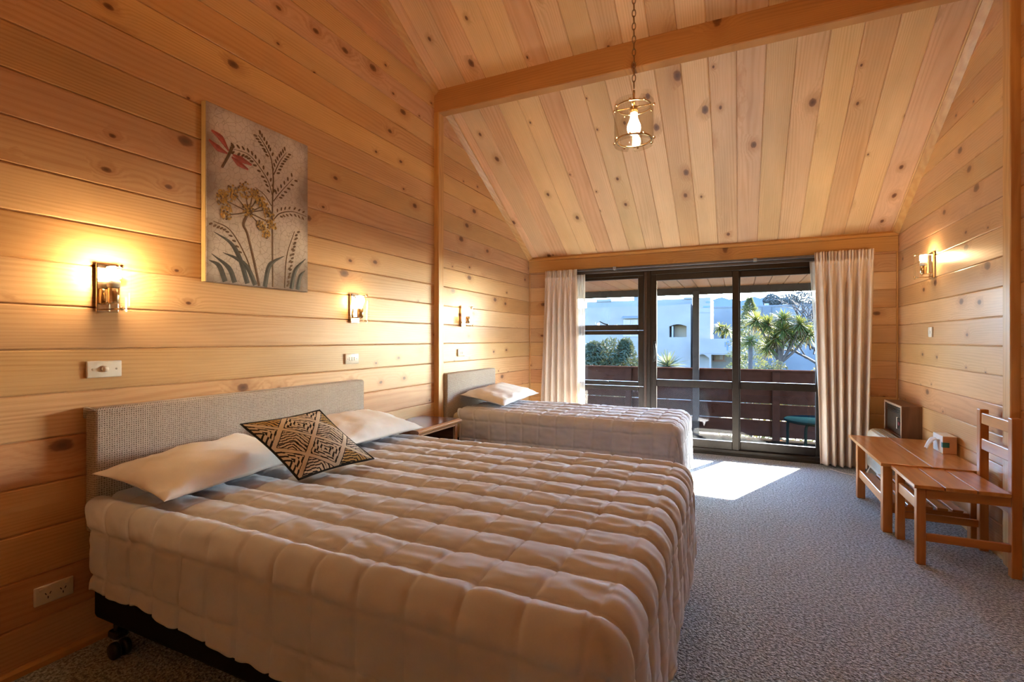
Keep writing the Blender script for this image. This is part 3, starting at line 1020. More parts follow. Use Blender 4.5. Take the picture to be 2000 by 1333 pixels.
def sconce(label, x, sg, y, z, kind, power):
    t = thing('wall_light', label, 'wall light', (x, y, z), 'brass wall lights with a glass front')

    def X(n0, n1): return tuple(sorted((x + sg * n0, x + sg * n1)))
    obj('backplate', B(*X(.002, .02), y - .040, y + .040, z - .1, z + .1, .004, 2), m_plate, t)
    bm = BM()
    tube(bm, [(x + sg * .02, y, z - .062), (x + sg * .062, y, z - .062)], .006, 10)
    lathe(bm, [(.004, -.068), (.018, -.066), (.021, -.06), (.021, -.005), (.018, 0)], (x + sg * .062, y, z), 20)
    obj('lamp_holder', bm, m_brass, t)
    m_on = emit('lit_bulb_%d' % int(power), (1.0, .70, .36), power)
    if kind == 'globe':
        b = obj('bulb', lathe(BM(), [(.013, .0), (.014, .012), (.022, .03), (.0295, .048), (.030, .058), (.025, .074), (.013, .085), (.0, .088)], (x + sg * .062, y, z), 20), m_on, t)
    else:
        b = obj('bulb', lathe(BM(), [(.018, .0), (.023, .004), (.023, .026), (.016, .032)], (x + sg * .062, y, z), 20), m_cer, t)
        pts = []
        for k in range(73):
            a = k / 72 * 2 * PI * 4
            pts.append((x + sg * .062 + .019 * math.cos(a), y + .019 * math.sin(a), z + .040 + .042 * k / 72))
        obj('spiral_tube', tube(BM(), pts, .0052, 7), m_on, b)
    for zz in (.085, -.088):
        bm = BM()
        tube(bm, [(x + sg * .018, y, z + zz), (x + sg * .118, y, z + zz)], .0032, 8)
        lathe(bm, [(.002, -.004), (.007, -.003), (.007, .004), (.002, .006)], (x + sg * .119, y, z + zz), 12, 'x')
        obj('rod', bm, m_brass, t)
    V, F = [], []
    for k in range(13):
        a = (k / 12 - .5) * 1.5
        for (rr_, zz) in ((.068, -.1), (.068, .1), (.064, .1), (.064, -.1)):
            V.append((x + sg * (.052 + rr_ * math.cos(a)), y + rr_ * math.sin(a), z + zz))
    for k in range(12):
        for q in range(4):
            a, b2 = k * 4 + q, k * 4 + (q + 1) % 4
            F.append((a, b2, b2 + 4, a + 4))
    F += [(0, 1, 2, 3), (51, 50, 49, 48)]
    obj('glass_shield', (V, F), m_lampglass, t)
    return t


SC = 150 * LAMP
sconce('brass wall light with a lit spiral bulb, left of the painting', XL, 1, 1.139, 1.446, 'cfl', SC * 2.5)
sconce('brass wall light with a round bulb above the double bed, right of the painting', XL, 1, 2.585, 1.443, 'globe', SC * .36)
sconce('brass wall light with a round bulb above the single bed', XL, 1, 4.035, 1.45, 'globe', SC * .32)
sconce('brass wall light with a spiral bulb on the right wall', XR, -1, 4.77, 1.80, 'cfl', SC * 1.3)

# ================================================================== switches and outlet
m_sw = plain('switch_plastic', (.78, .75, .70), .32, 0, .5, .02)
m_hole = plain('socket_slot', (.02, .018, .016), .6)


def switch(label, x, sg, y, z, w, h, rock):
    t = thing('switch_plate', label, 'light switch', (x, y, z), 'white switch plates')

    def X(n0, n1): return tuple(sorted((x + sg * n0, x + sg * n1)))
    obj('faceplate', B(*X(.001, .012), y - w / 2, y + w / 2, z - h / 2, z + h / 2, .004, 3), m_sw, t, angle=35)
    for dy in rock:
        if len(rock) == 1:
            obj('dimmer_knob', lathe(BM(), [(.0, .024 * sg), (.010, .0235 * sg), (.0115, .020 * sg), (.012, .011 * sg)], (x, y + dy, z), 20, 'x'), m_sw, t)
        else:
            bm = BM()
            box(bm, *X(.010, .0155), y + dy - .007, y + dy + .007, z - .012, z + .012, .002, 2)
            obj('rocker', bm, m_sw, t)
    if w > .1:
        for dy in (-.042, .042):
            obj('screw', lathe(BM(), [(.0, .0132 * sg), (.004, .013 * sg), (.0045, .0115 * sg)], (x, y + dy, z), 12, 'x'), plain('screw_cap', (.6, .57, .52), .4), t)
    return t


switch('white dimmer switch plate near the long headboard, below the spiral wall light', XL, 1, 1.132, 1.11, .124, .069, (0,))
switch('white three-gang switch plate above the double bed, under the round wall light', XL, 1, 2.565, 1.10, .124, .069, (-.022, 0, .022))
switch('white two-gang switch plate above the single bed', XL, 1, 4.01, 1.104, .124, .069, (-.015, .015))
switch('small square white switch plate on the right wall', XR, -1, 4.815, 1.288, .075, .078, (-.008, .008))

t = thing('power_outlet', 'white double power outlet low on the left wall beside the bed', 'power outlet', (XL, .968, .264))
obj('faceplate', B(XL + .001, XL + .012, .908, 1.028, .229, .299, .004, 3), m_sw, t, angle=35)
for y in (.930, 1.006):
    obj('rocker', B(XL + .010, XL + .017, y - .009, y + .009, .281, .292, .003, 2), m_sw, t)
for y in (.948, .994):
    bm = BM()
    r1 = Matrix.Rotation(math.radians(28), 3, 'X'); r2 = Matrix.Rotation(math.radians(-28), 3, 'X')
    box(bm, XL + .0115, XL + .0125, y - .0085, y - .0055, .262, .271, rot=r1)
    box(bm, XL + .0115, XL + .0125, y + .0055, y + .0085, .262, .271, rot=r2)
    box(bm, XL + .0115, XL + .0125, y - .0015, y + .0015, .247, .256)
    obj('socket', bm, m_hole, t)

# ================================================================== pendants
def pendant(label, PX, PY, power, dz=0.0, col=(1.0, .74, .44)):
    t = thing('pendant_lamp', label, 'pendant lamp', (PX, PY, zc(PY)), 'brass chain pendants')
    bm = BM()
    z = zc(PY) - .03
    k = 0
    while z > 2.645 + dz:
        pts = []
        for a in range(14):
            an = 2 * PI * a / 14
            l, wv = .022 * math.cos(an), .0095 * math.sin(an)
            pts.append((PX + (wv if k % 2 else 0), PY + (0 if k % 2 else wv), z - .02 + l))
        tube(bm, pts, .0028, 6, closed=True)
        z -= .0365
        k += 1
    obj('chain', bm, m_chain, t)
    obj('ceiling_rose', lathe(BM(), [(.0, .01), (.055, .02), (.05, -.01), (.02, -.03), (.0, -.032)], (PX, PY, zc(PY) + .01), 24), m_chain, t)
    ZT, ZB, RR = 2.535 + dz, 2.325 + dz, .108
    bm = BM()
    tube(bm, [(PX, PY, 2.63 + dz), (PX, PY, ZT)], .006, 8)
    tube(bm, [(PX + .095 * math.cos(2 * PI * k / 40), PY + .095 * math.sin(2 * PI * k / 40), ZT) for k in range(40)], .0045, 8, closed=True)
    for a in (0, PI / 2):
        tube(bm, [(PX + .095 * math.cos(a), PY + .095 * math.sin(a), ZT), (PX - .095 * math.cos(a), PY - .095 * math.sin(a), ZT)], .004, 8)
    obj('top_ring', bm, m_brass, t)
    bm = BM()
    tube(bm, [(PX + .095 * math.cos(2 * PI * k / 40), PY + .095 * math.sin(2 * PI * k / 40), ZB + .025) for k in range(40)], .006, 8, closed=True)
    obj('bottom_ring', bm, m_brass, t)
    for q in range(4):
        a0 = q * PI / 2 + .35
        V, F = [], []
        M = 12
        for k in range(M + 1):
            a = a0 + lerp(.07, PI / 2 - .07, k / M)
            ch = .03 if k in (0, M) else 0
            for (r, z) in ((RR, ZB + ch), (RR, ZT + .025 - ch), (RR - .005, ZT + .025 - ch), (RR - .005, ZB + ch)):
                V.append((PX + r * math.cos(a), PY + r * math.sin(a), z))
        for k in range(M):
            for j in range(4):
                p, s = k * 4 + j, k * 4 + (j + 1) % 4
                F.append((p, s, s + 4, p + 4))
        F += [(0, 1, 2, 3), (4 * M + 3, 4 * M + 2, 4 * M + 1, 4 * M)]
        g = obj('glass_panel', (V, F), m_smoke, t, angle=40)
        for zz in (ZB + .025, ZT):
            for aa in (a0 + .35, a0 + PI / 2 - .35):
                obj('fixing_knob', lathe(BM(), [(.002, -.009), (.006, -.007), (.006, .003)], (PX + (RR + .003) * math.cos(aa), PY + (RR + .003) * math.sin(aa), zz), 8), m_brass, g)
    bm = BM()
    lathe(bm, [(.022, .0), (.022, -.03), (.018, -.034)], (PX, PY, ZT), 20)
    obj('lamp_holder', bm, m_brass, t)
    obj('bulb', lathe(BM(), [(.018, 0), (.019, -.025), (.025, -.042), (.035, -.066), (.037, -.082), (.034, -.100), (.020, -.116), (.0, -.121)], (PX, PY, ZT - .034), 24), emit('lit_pendant_bulb', col, power), t)


pendant('brass chain pendant lamp with four curved glass panels', -.535, 2.78, 140 * LAMP)
pendant('added second pendant lamp, unseen, beyond the added partition behind the viewpoint', -.535, -1.8, 760 * LAMP, .40, (1.0, .60, .18))  # unseen extra lamp, added for the warm light high on the left wall

# ================================================================== curtains
m_drape = fabric('beige_pink_drape', (.82, .68, .57), .85, 60, .0, .03, .22)
m_dr2 = m_drape
n = NT('white_sheer')
c, v = n.coords()
tr = n.n('ShaderNodeBsdfTransparent')
tl = n.n('ShaderNodeBsdfTranslucent'); tl.inputs[0].default_value = (.9, .9, .9, 1)
df = n.n('ShaderNodeBsdfDiffuse'); df.inputs[0].default_value = (.85, .85, .85, 1)
a1 = n.n('ShaderNodeMixShader'); a1.inputs[0].default_value = .5
a2 = n.n('ShaderNodeMixShader'); a2.inputs[0].default_value = .72
n.t.links.new(tl.outputs[0], a1.inputs[1]); n.t.links.new(df.outputs[0], a1.inputs[2])
n.t.links.new(tr.outputs[0], a2.inputs[1]); n.t.links.new(a1.outputs[0], a2.inputs[2])
m_sheer = n.done(a2.outputs[0])


def drape(name, parent, xt0, xt1, xb0, xb1, y, zt, zb, nf, amp, mat, seed, head=True, bulge=0.0):
    V, F = [], []
    nx, nz = nf * 30, 110
    for j in range(nz + 1):
        z = lerp(zt, zb, j / nz)
        f = j / nz
        x0, x1 = lerp(xt0, xb0, f), lerp(xt1, xb1, f)
        for i in range(nx + 1):
            p = i / nx
            ph = p * nf + .10 * noise.noise((p * 5, f * 1.4, seed)) + .05 * f * math.sin(p * 9 + seed)
            sw = math.sin(2 * PI * ph)
            sh = math.copysign(abs(sw) ** .9, sw)
            am = amp * (.85 + .35 * noise.noise((p * 4.0, f * .8, seed + 5))) * (1 + .25 * f)
            if head:
                dz = zt - z
                hd = smooth(.115, .085, dz)                        # stiff pinch-pleat heading
                pin = math.exp(-((dz - .098) / .014) ** 2)
                grow = lerp(.45, 1.0, smooth(.10, .45, dz))
                q3 = math.sin(2 * PI * ph * 3)
                hp = .016 * math.copysign(abs(q3) ** .8, q3) + .010 * sw + .010 * math.sin(2 * PI * ph) * smooth(.06, 0, dz)
                yy = lerp(sh * am * grow + .006 * q3 * smooth(.40, .10, dz), hp, hd) * (1 - .7 * pin) - .010 * pin
            else:
                yy = sh * am
            x = lerp(x0, x1, p) + bulge * math.sin(PI * f) * (p - .5)
            V.append((x, y + yy, z + (.004 * noise.noise((p * 9, seed, 0)) if j == nz else 0)))
    w = nx + 1
    for j in range(nz):
        for i in range(nx):
            a = j * w + i
            F.append((a, a + 1, a + w + 1, a + w))
    o = obj(name, (V, F), mat, parent, smooth=True)
    so = o.modifiers.new('thickness', 'SOLIDIFY'); so.thickness = .0025; so.offset = 0
    return o


t = thing('curtain', 'beige pleated curtain on the left, behind the single bed', 'curtain', (-1.93, 5.58, 2.0), 'beige pleated curtains')
drape('drape', t, -2.13, -1.73, -2.20, -1.68, 5.555, 2.055, .03, 6, .040, m_drape, 3.3)
t = thing('curtain', 'beige pleated curtain on the right, in front of the glass door', 'curtain', (.92, 5.58, 2.0), 'beige pleated curtains')
drape('drape', t, .665, 1.14, .715, 1.09, 5.545, 2.075, .022, 6, .042, m_drape, 8.8)
t = thing('sheer_curtain', 'narrow white sheer curtain hanging beside the left beige curtain', 'sheer curtain', (-1.7, 5.64, 2.0), 'white sheer curtains')
drape('sheer', t, -1.76, -1.655, -1.78, -1.66, 5.632, 2.0, .05, 3, .010, m_sheer, 12.0, False)
t = thing('sheer_curtain', 'narrow white sheer curtain hanging beside the right beige curtain', 'sheer curtain', (.7, 5.64, 2.0), 'white sheer curtains')
drape('sheer', t, .632, .80, .742, .82, 5.630, 2.0, .06, 3, .010, m_sheer, 15.0, False)

# ================================================================== table and chair
L1, D1 = (.60, .27, .07), (.44, .17, .04)
m_ty = wood('orange_pine_along', 1, 0, L1, D1, .32, 90)
m_tx = wood('orange_pine_cross', 0, 2, (.54, .215, .05), (.40, .14, .03), .36, 110)
m_tz = wood('orange_pine_upright', 2, 1, (.54, .215, .05), (.40, .14, .03), .36, 110)
m_tt = wood('table_top_pine', 1, 0, (.64, .33, .12), (.50, .23, .075), .2, 60)
TX0, TX1, TY0, TY1, TZ = .815, 1.335, 3.80, 4.80, .450
t = thing('coffee_table', 'low orange pine table with a slatted shelf along the right wall', 'table', (1.07, 4.2, 0))
pw = (TX1 - TX0 - .008) / 2
for k in range(2):
    a = TX0 + k * (pw + .006)
    obj('top_plank', B(a, a + pw, TY0, TY1, TZ - .022, TZ, .003, 2), m_tt, t)
for x in (TX0 + .018, TX1 - .07):
    for y in (3.835, 4.575):
        obj('leg', B(x, x + .052, y, y + .056, 0, TZ - .022, .004, 2), m_tz, t)
for x in (TX0 + .03, TX1 - .055):
    obj('shelf_rail', B(x, x + .024, 3.891, 4.575, .160, .222, .003), m_ty, t)
for y in (3.848, 4.60):
    obj('cross_rail', B(TX0 + .07, TX1 - .07, y, y + .022, .125, .175, .003), m_tx, t)
for k in range(5):
    x = TX0 + .075 + k * .073
    obj('shelf_slat', B(x, x + .055, 3.845, 4.625, .1755, .191, .003), m_ty, t)
for y in (3.85, 4.6):
    obj('apron', B(TX0 + .07, TX1 - .07, y, y + .02, TZ - .05, TZ - .022, .002), m_tx, t)

t = thing('chair', 'small orange pine chair with two back slats beside the table', 'chair', (1.1, 3.57, 0))
CY0, CY1 = 3.345, 3.795
for y in (CY0 + .02, CY1 - .062):
    obj('front_leg', B(.882, .924, y, y + .042, 0, .418, .004, 2), m_tz, t)
for y in (CY0 + .018, CY1 - .062):
    obj('back_leg', B(1.272, 1.314, y, y + .044, 0, .825, .005, 2), m_tz, t)
sw = (1.270 - .866) / 3
for k in range(3):
    a = .866 + k * sw
    obj('seat_plank', B(a, a + sw - .005, CY0 - .004, CY1 + .004, .420, .441, .0035, 2), m_ty, t)
for y in (CY0 + .024, CY1 - .052):
    obj('seat_apron', B(.924, 1.272, y, y + .024, .366, .4195, .002), m_tx, t)
    obj('stretcher', B(.924, 1.272, y, y + .022, .131, .173, .003), m_tx, t)
for x, nm, z0, z1 in ((.890, 'front_rail', .290, .352), (1.282, 'back_rail', .315, .385)):
    obj(nm, B(x, x + .024, CY0 + .062, CY1 - .062, z0, z1, .003), m_ty, t)
for z0, z1 in ((.742, .806), (.592, .658)):
    obj('back_slat', B(1.278, 1.298, CY0 + .06, CY1 - .06, z0, z1, .005, 2), m_ty, t)

# ================================================================== tissue box
m_card = plain('tissue_box_tan', (.60, .36, .24), .6)
m_cardw = plain('tissue_box_white', (.82, .82, .81), .6)
m_teal = plain('tissue_box_teal', (.02, .20, .24), .5)
m_tis = plain('tissue_paper', (.80, .80, .80), .9)
t = thing('tissue_box', 'tan and white tissue box with a teal label on the low table', 'tissue box', (1.30, 4.31, TZ))
bx0, bx1, by0, by1, bz0, bz1 = 1.262, 1.338, 4.27, 4.45, TZ + .001, TZ + .118
obj('carton', B(bx0, bx1, by0, by1, bz0, bz1, .002), m_card, t)
obj('white_side', B(bx0 - .001, bx0 + .001, by0, by1, bz0, bz1), m_cardw, t)
obj('white_top', B(bx0, bx1, by0 + .002, by1, bz1 - .001, bz1 + .001), m_cardw, t)
bm = BM()
box(bm, bx0 + .0005, bx0 + .036, by0 - .001, by0 + .001, bz0 + .042, bz0 + .076)
box(bm, bx0 - .0015, bx0 + .0005, by0 - .001, by0 + .022, bz0 + .042, bz0 + .076)
obj('teal_label', bm, m_teal, t)
V, F = [], []
for i in range(9):
    for j in range(7):
        f, g = i / 8, j / 6
        V.append((bx0 - .002 - .055 * f - .006 * math.sin(g * 7), lerp(by0 + .045, by1 - .03, g) + .05 * f * (1 - g), bz1 - .035 - .075 * f ** 1.3 + .02 * math.sin(f * PI) + .005 * math.sin(g * 9)))
for i in range(8):
    for j in range(6):
        a = i * 7 + j
        F.append((a, a + 1, a + 8, a + 7))
o = obj('tissue', (V, F), m_tis, t, smooth=True)
so = o.modifiers.new('thickness', 'SOLIDIFY'); so.thickness = .0012

# ================================================================== heaters
m_wal = wood('dark_walnut_veneer', 2, 1, (.19, .085, .048), (.10, .042, .025), .35, 140)
m_wal_e = wood('walnut_front_edge', 2, 1, (.46, .33, .24), (.38, .26, .18), .4, 140)
m_gr = plain('heater_grey_face', (.060, .048, .040), .45)
m_slot = plain('grille_metal', (.30, .29, .25), .35, .7)
hx0, hx1, hy0, hy1, hz0, hz1 = 1.214, XR - .002, 5.02, 5.54, .41, .678
t = thing('wall_heater', 'dark walnut box heater with a grille on the right wall corner', 'heater', (XR, (hy0 + hy1) / 2, .54))
bm = BM()
box(bm, hx0 + .006, hx1, hy0, hy0 + .016, hz0, hz1)
box(bm, hx0 + .006, hx1, hy1 - .016, hy1, hz0, hz1)
box(bm, hx0 + .006, hx1, hy0 + .016, hy1 - .016, hz1 - .016, hz1)
box(bm, hx0 + .006, hx1, hy0 + .016, hy1 - .016, hz0, hz0 + .012)
obj('case', bm, m_wal, t)
bm = BM()
box(bm, hx0, hx0 + .006, hy0, hy0 + .02, hz0, hz1, .002)
box(bm, hx0, hx0 + .006, hy1 - .02, hy1, hz0, hz1, .002)
box(bm, hx0, hx0 + .006, hy0 + .02, hy1 - .02, hz1 - .018, hz1, .002)
obj('front_edging', bm, m_wal_e, t)
obj('face_panel', B(hx0 + .02, hx0 + .024, hy0 + .016, hy1 - .016, hz0 + .012, hz1 - .085), m_gr, t)
obj('back_panel', B(hx1 - .01, hx1 - .004, hy0 + .016, hy1 - .016, hz0 + .012, hz1 - .016), m_gr, t)
for k in range(5):
    z = hz1 - .03 - k * .012
    obj('grille_bar', tube(BM(), [(hx0 + .02, hy0 + .016, z), (hx0 + .02, hy1 - .016, z)], .0028, 6), m_slot, t)
bm = BM()
box(bm, hx0 + .012, hx0 + .021, hy0 + .05, hy0 + .17, hz0 + .06, hz0 + .15, .003, mi=0)
c_ = obj('control_panel', bm, m_black, t)
obj('panel_trim', B(hx0 + .011, hx0 + .021, hy0 + .17, hy0 + .182, hz0 + .055, hz0 + .155, .001), m_cer, c_)
obj('dial', lathe(BM(), [(.0, -.012), (.014, -.011), (.016, -.006), (.017, 0)], (hx0 + .012, hy0 + .09, hz0 + .11), 18, 'x'), plain('dial_red', (.25, .06, .08), .4), c_)

m_hw = plain('heater_white_enamel', (.66, .66, .62), .4)
t = thing('panel_heater', 'white floor convector heater with a curved top behind the low table', 'heater', (1.15, 5.15, 0))
prof = [(1.075, .075), (1.215, .075), (1.235, .10), (1.235, .375), (1.225, .398), (1.19, .41), (1.13, .412), (1.095, .40), (1.078, .37)]
obj('body', prism(BM(), prof, 'y', 4.84, 5.47), m_hw, t)
bm = BM()
prism(bm, [(p[0] if p[0] < 1.15 else p[0], p[1]) for p in prof], 'y', 5.47, 5.50)
bmesh.ops.bevel(bm, geom=list(bm.edges), offset=.008, segments=2, affect='EDGES')
obj('end_cap', bm, m_hw, t, smooth=True)
bm = BM()
for k in range(4):
    x = 1.112 + k * .026
    box(bm, x, x + .004, 4.85, 5.46, .4085, .4145)
obj('top_grille', bm, plain('heater_slots', (.30, .30, .28), .5), t)
bm = BM()
for k in range(12):
    z = .10 + k * .010
    box(bm, 1.0735, 1.0755, 4.9, 5.42, z, z + .004)
obj('front_slots', bm, plain('heater_front_slots', (.42, .42, .40), .5), t)
for y in (4.95, 5.40):
    bm = BM()
    prism(bm, [(1.05, 0), (1.26, 0), (1.255, .02), (1.22, .078), (1.09, .078), (1.055, .02)], 'y', y, y + .03)
    obj('foot', bm, m_hw, t)

cord = interp([(.78, 5.46, .006), (.86, 5.36, .005), (.96, 5.30, .005), (1.03, 5.32, .005), (1.06, 5.38, .03), (1.078, 5.40, .09)], 40)
obj('power_cord', tube(BM(), cord, .0035, 6), m_cer, t, label='cream power cord')

# ================================================================== balcony
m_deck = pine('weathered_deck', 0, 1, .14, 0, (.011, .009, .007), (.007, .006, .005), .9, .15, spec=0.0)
m_soff = pine('soffit_boards', 1, 0, .20, -2.2, (.36, .20, .105), (.26, .135, .06), .5, .3)
m_stain = plain('dark_stained_timber', (0.0210, 0.0105, 0.0084), .8, 0, .0, .2, 14)
m_post = plain('charcoal_timber', (0.0330, 0.0330, 0.0348), .8, 0, .0, .12, 14)
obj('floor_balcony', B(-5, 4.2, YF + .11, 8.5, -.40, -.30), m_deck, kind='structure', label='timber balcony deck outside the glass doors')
e = [-5.0 + .20 * k for k in range(0, 48)]
V, F = [], []
for x, d in groove_profile(e, .008, .012):
    V += [(x, YF + .10, 2.075 + d), (x, 8.5, 2.06 + d)]
for i in range(len(V) // 2 - 1):
    F.append((2 * i, 2 * i + 2, 2 * i + 3, 2 * i + 1))
obj('ceiling_balcony', (V, F), m_soff, kind='structure', label='pine boarded balcony soffit')
obj('roof_balcony', B(-5.2, 4.4, YF + .08, 8.62, 2.10, 2.2), m_post, kind='structure')
obj('trim_12', B(-5.2, 4.4, 8.38, 8.52, 1.955, 2.16, .004), m_post, kind='structure', label='charcoal eaves beam over the balcony')
for i, x in enumerate((-4.6, -.672, 3.3)):
    obj('trim_%d' % (13 + i), B(x, x + .096, 8.29, 8.386, -.4, 2.0, .004), m_post, kind='structure', label='charcoal balcony post')
t = thing('balustrade', 'dark stained board balustrade with a flat top rail on the balcony', 'balustrade', (-.4, 8.33, -.3))
for z0, z1 in ((-.255, -.012), (.003, .236), (.251, .485), (.50, .735)):
    obj('rail_board', B(-5, 4.2, 8.40, 8.425, z0, z1, .003), m_stain, t)
obj('top_rail', B(-5, 4.2, 8.36, 8.47, .735, .765, .005), m_stain, t)
for x in (-3.0, -1.75, .455, 1.6, 2.6):
    obj('post', B(x, x + .10, 8.34, 8.40, -.3, .735, .004), m_stain, t)

m_gt = plain('teal_garden_metal', (.002, .007, .009), .6, .0, .0)
t = thing('garden_table', 'dark teal round garden table on the balcony behind the right curtain', 'table', (.90, 7.0, -.3))
obj('tabletop', lathe(BM(), [(.0, .245), (.38, .245), (.395, .235), (.395, .225), (.38, .215), (.0, .215)], (.90, 7.0, 0), 40), m_gt, t)
for a in (2.6, 4.2, 5.8, 1.1):
    ca, sa = math.cos(a), math.sin(a)
    obj('leg', tube(BM(), interp([(.9 + .34 * ca, 7 + .34 * sa, .22), (.9 + .385 * ca, 7 + .385 * sa, .16), (.9 + .39 * ca, 7 + .39 * sa, -.05), (.9 + .40 * ca, 7 + .40 * sa, -.3)], 14), .016, 8), m_gt, t)
t = thing('garden_chair', 'dark teal metal garden chair next to the round balcony table', 'chair', (1.0, 6.45, -.3))
obj('seat', B(.80, 1.2, 6.25, 6.65, .115, .14, .02, 2), m_gt, t)
for x in (.83, 1.17):
    for y in (6.28, 6.62):
        obj('leg', tube(BM(), [(x, y, .12), (x, y, -.3)], .014, 8), m_gt, t)
obj('backrest', tube(BM(), interp([(1.19, 6.28, .13), (1.23, 6.28, .35), (1.22, 6.35, .5), (1.22, 6.55, .5), (1.23, 6.62, .35), (1.19, 6.62, .13)], 24), .014, 8), m_gt, t)

# ================================================================== buildings across the way
m_stucco = plain('white_painted_stucco', (.094, .092, .090), .85, 0, .2, .06, 1.2, .1)
m_stucco2 = plain('warm_recess_wall', (0.1389, 0.1190, 0.0893), .85, 0, .2, .06, 1.0)
m_win = plain('curtained_window', (0.0630, 0.0525, 0.0420), .4, 0, .5, .25, 2.0)
m_wfr = plain('white_window_frame', (0.1290, 0.1309, 0.1339), .5)
m_blue = plain('blue_sign_paint', (.003, .035, .13), .5)
m_gconc = plain('blue_grey_concrete', (.066, .073, .080), .9, 0, .2, .10, .5)
m_brownf = plain('brown_window_frame', (.10, .05, .035), .5)
m_dkg = plain('dark_gap', (.05, .07, .09), .4)

GZ = -3.0
t = thing('house', 'pale blue-white stucco house with an arched recess, seen through the glass', 'building', (-7, 34, GZ))
bm = BM()
box(bm, -16, -3.725, 30, 31.0, GZ, 3.2)
box(bm, -2.757, -2.535, 30, 31.0, GZ, 3.27)
box(bm, -3.725, -2.757, 30, 31.0, GZ, 1.338)
arc = [(-3.725, 3.22), (-3.725, 1.97)]
arc += [(lerp(-3.725, -2.757, k / 12), 1.97 + .12 * math.sin(PI * k / 12)) for k in range(1, 12)]
arc += [(-2.757, 1.97), (-2.757, 3.25)]
prism(bm, arc, 'y', 30, 31.0)
box(bm, -16, -2.535, 31.0, 40, GZ, 3.22)
obj('walls', bm, m_stucco, t)
bm = BM()
box(bm, -9.3, -2.6, 32, 39, 3.2, 3.72)
box(bm, -8.6, -7.6, 31.9, 36, 3.7, 3.86)
box(bm, -3.1, -2.6, 31.9, 36, 3.7, 3.80)
obj('parapet', bm, plain('parapet_stucco', (0.0816, 0.0883, 0.0960), .9, 0, .2, .06, 1.0), t)
obj('recess_wall', B(-3.70, -2.77, 30.86, 30.95, 1.338, 2.1), m_stucco2, t)
obj('recess_jamb', B(-3.62, -3.52, 30.25, 30.85, 1.338, 2.0), m_dkg, t)
w_ = obj('window', B(-6.40, -5.50, 29.96, 30.02, 1.38, 2.42, .01), m_wfr, t)
for x0, x1 in ((-6.36, -5.97), (-5.93, -5.54)):
    obj('pane', B(x0, x1, 29.94, 29.97, 1.42, 2.38), m_win, w_)
obj('window_hood', prism(BM(), [(29.6, 2.50), (30.0, 2.62), (30.0, 2.58), (29.6, 2.46)], 'x', -6.45, -5.3), m_gconc, t)
bm = BM()
box(bm, -6.35, -6.08, 33, 33.3, 3.7, 4.05)
box(bm, -6.42, -6.01, 32.95, 33.35, 4.05, 4.12)
box(bm, -6.28, -6.15, 33, 33.3, 4.12, 4.3)
obj('chimney', bm, m_gconc, t)
tw = obj('tower', B(-2.3, -1.463, 30.0, 33.5, GZ, 3.6), m_stucco, t)
obj('tower_cap', B(-2.3, -1.455, 29.99, 33.51, 2.72, 2.75), m_gconc, tw)
w_ = obj('tower_window', B(-1.47, -1.44, 31.0, 32.6, 1.75, 2.75), m_wfr, t)
obj('pane', B(-1.445, -1.432, 31.15, 32.45, 1.8, 2.7), m_win, w_)
bm = BM()
for x0, x1, zz in ((-1.72, -1.475, 3.33), (-1.86, -1.475, 3.07)):
    box(bm, x0, x1, 29.985, 30.0, zz - .05, zz + .05)
obj('tower_sign', bm, m_blue, tw)
obj('mast', tube(BM(), [(-1.70, 30.4, 3.55), (-1.70, 30.4, 4.3)], .025, 6), m_gconc, tw)
bm = BM()
box(bm, -2.3, .6, 29.2, 29.45, .41, 1.25)
pts = [(-2.3, .42), (-2.3, .30)] + [(lerp(-2.15, -1.55, k / 10), .20 + .18 * math.sin(PI * k / 10)) for k in range(11)] + [(-1.50, .20), (-1.50, .42)]
prism(bm, pts, 'y', 29.2, 29.45)
box(bm, -1.50, -1.40, 29.2, 29.45, GZ, .42)
box(bm, -1.40, .6, 29.2, 29.45, .36, .42)
box(bm, .5, .6, 29.2, 29.45, GZ, .42)
box(bm, -2.3, .6, 29.45, 32.0, .40, .46)
obj('terrace', bm, m_stucco, t)
obj('arcade_wall', B(-1.463, .6, 31.9, 32.0, GZ, .42), plain('arcade_grey', (0.0992, 0.1051, 0.1072), .9), t)
bm = BM()
pts = [(-1.36, -.07), (-.80, -.07), (-.80, .26)] + [(lerp(-.80, -1.36, k / 10), .26 + .12 * math.sin(PI * k / 10)) for k in range(1, 11)]
prism(bm, pts, 'y', 31.78, 31.9)
box(bm, -1.5, -.70, 31.70, 31.9, -.12, -.06)
w_ = obj('arched_window', bm, m_brownf, t)
obj('pane', B(-1.05, -.88, 31.76, 31.79, .0, .30), m_wfr, w_)
obj('pane', B(-1.29, -1.08, 31.76, 31.79, .0, .28), plain('window_shade', (0.0875, 0.0700, 0.0490), .4), w_)
bm = BM()
for a in ((-.715, -.645, .80, 1.06), (-.61, -.535, .60, 1.12), (-.54, -.50, 1.06, 1.12), (-.54, -.45, .865, .925), (-.465, -.395, .78, 1.06)):
    box(bm, a[0], a[1], 29.185, 29.2, a[2], a[3])
obj('blue_sign', bm, m_blue, t)

t = thing('grey_building', 'long blue-grey concrete building behind the palms', 'building', (4, 48, GZ))
obj('walls', B(-6, 16, 45, 56, GZ, 3.94), m_gconc, t)
obj('parapet', B(-6, 16, 44.95, 56, 3.86, 3.98), plain('parapet_dark', (0.0490, 0.0560, 0.0665), .9), t)
obj('pilaster', B(1.75, 2.35, 44.8, 45, GZ, 3.84), plain('pilaster_grey', (0.0378, 0.0432, 0.0504), .9), t)
bm = BM()
box(bm, 1.95, 2.25, 46, 46.4, 3.95, 4.2)
box(bm, 3.3, 3.6, 46, 46.4, 3.95, 4.1)
obj('roof_vents', bm, m_dkg, t)

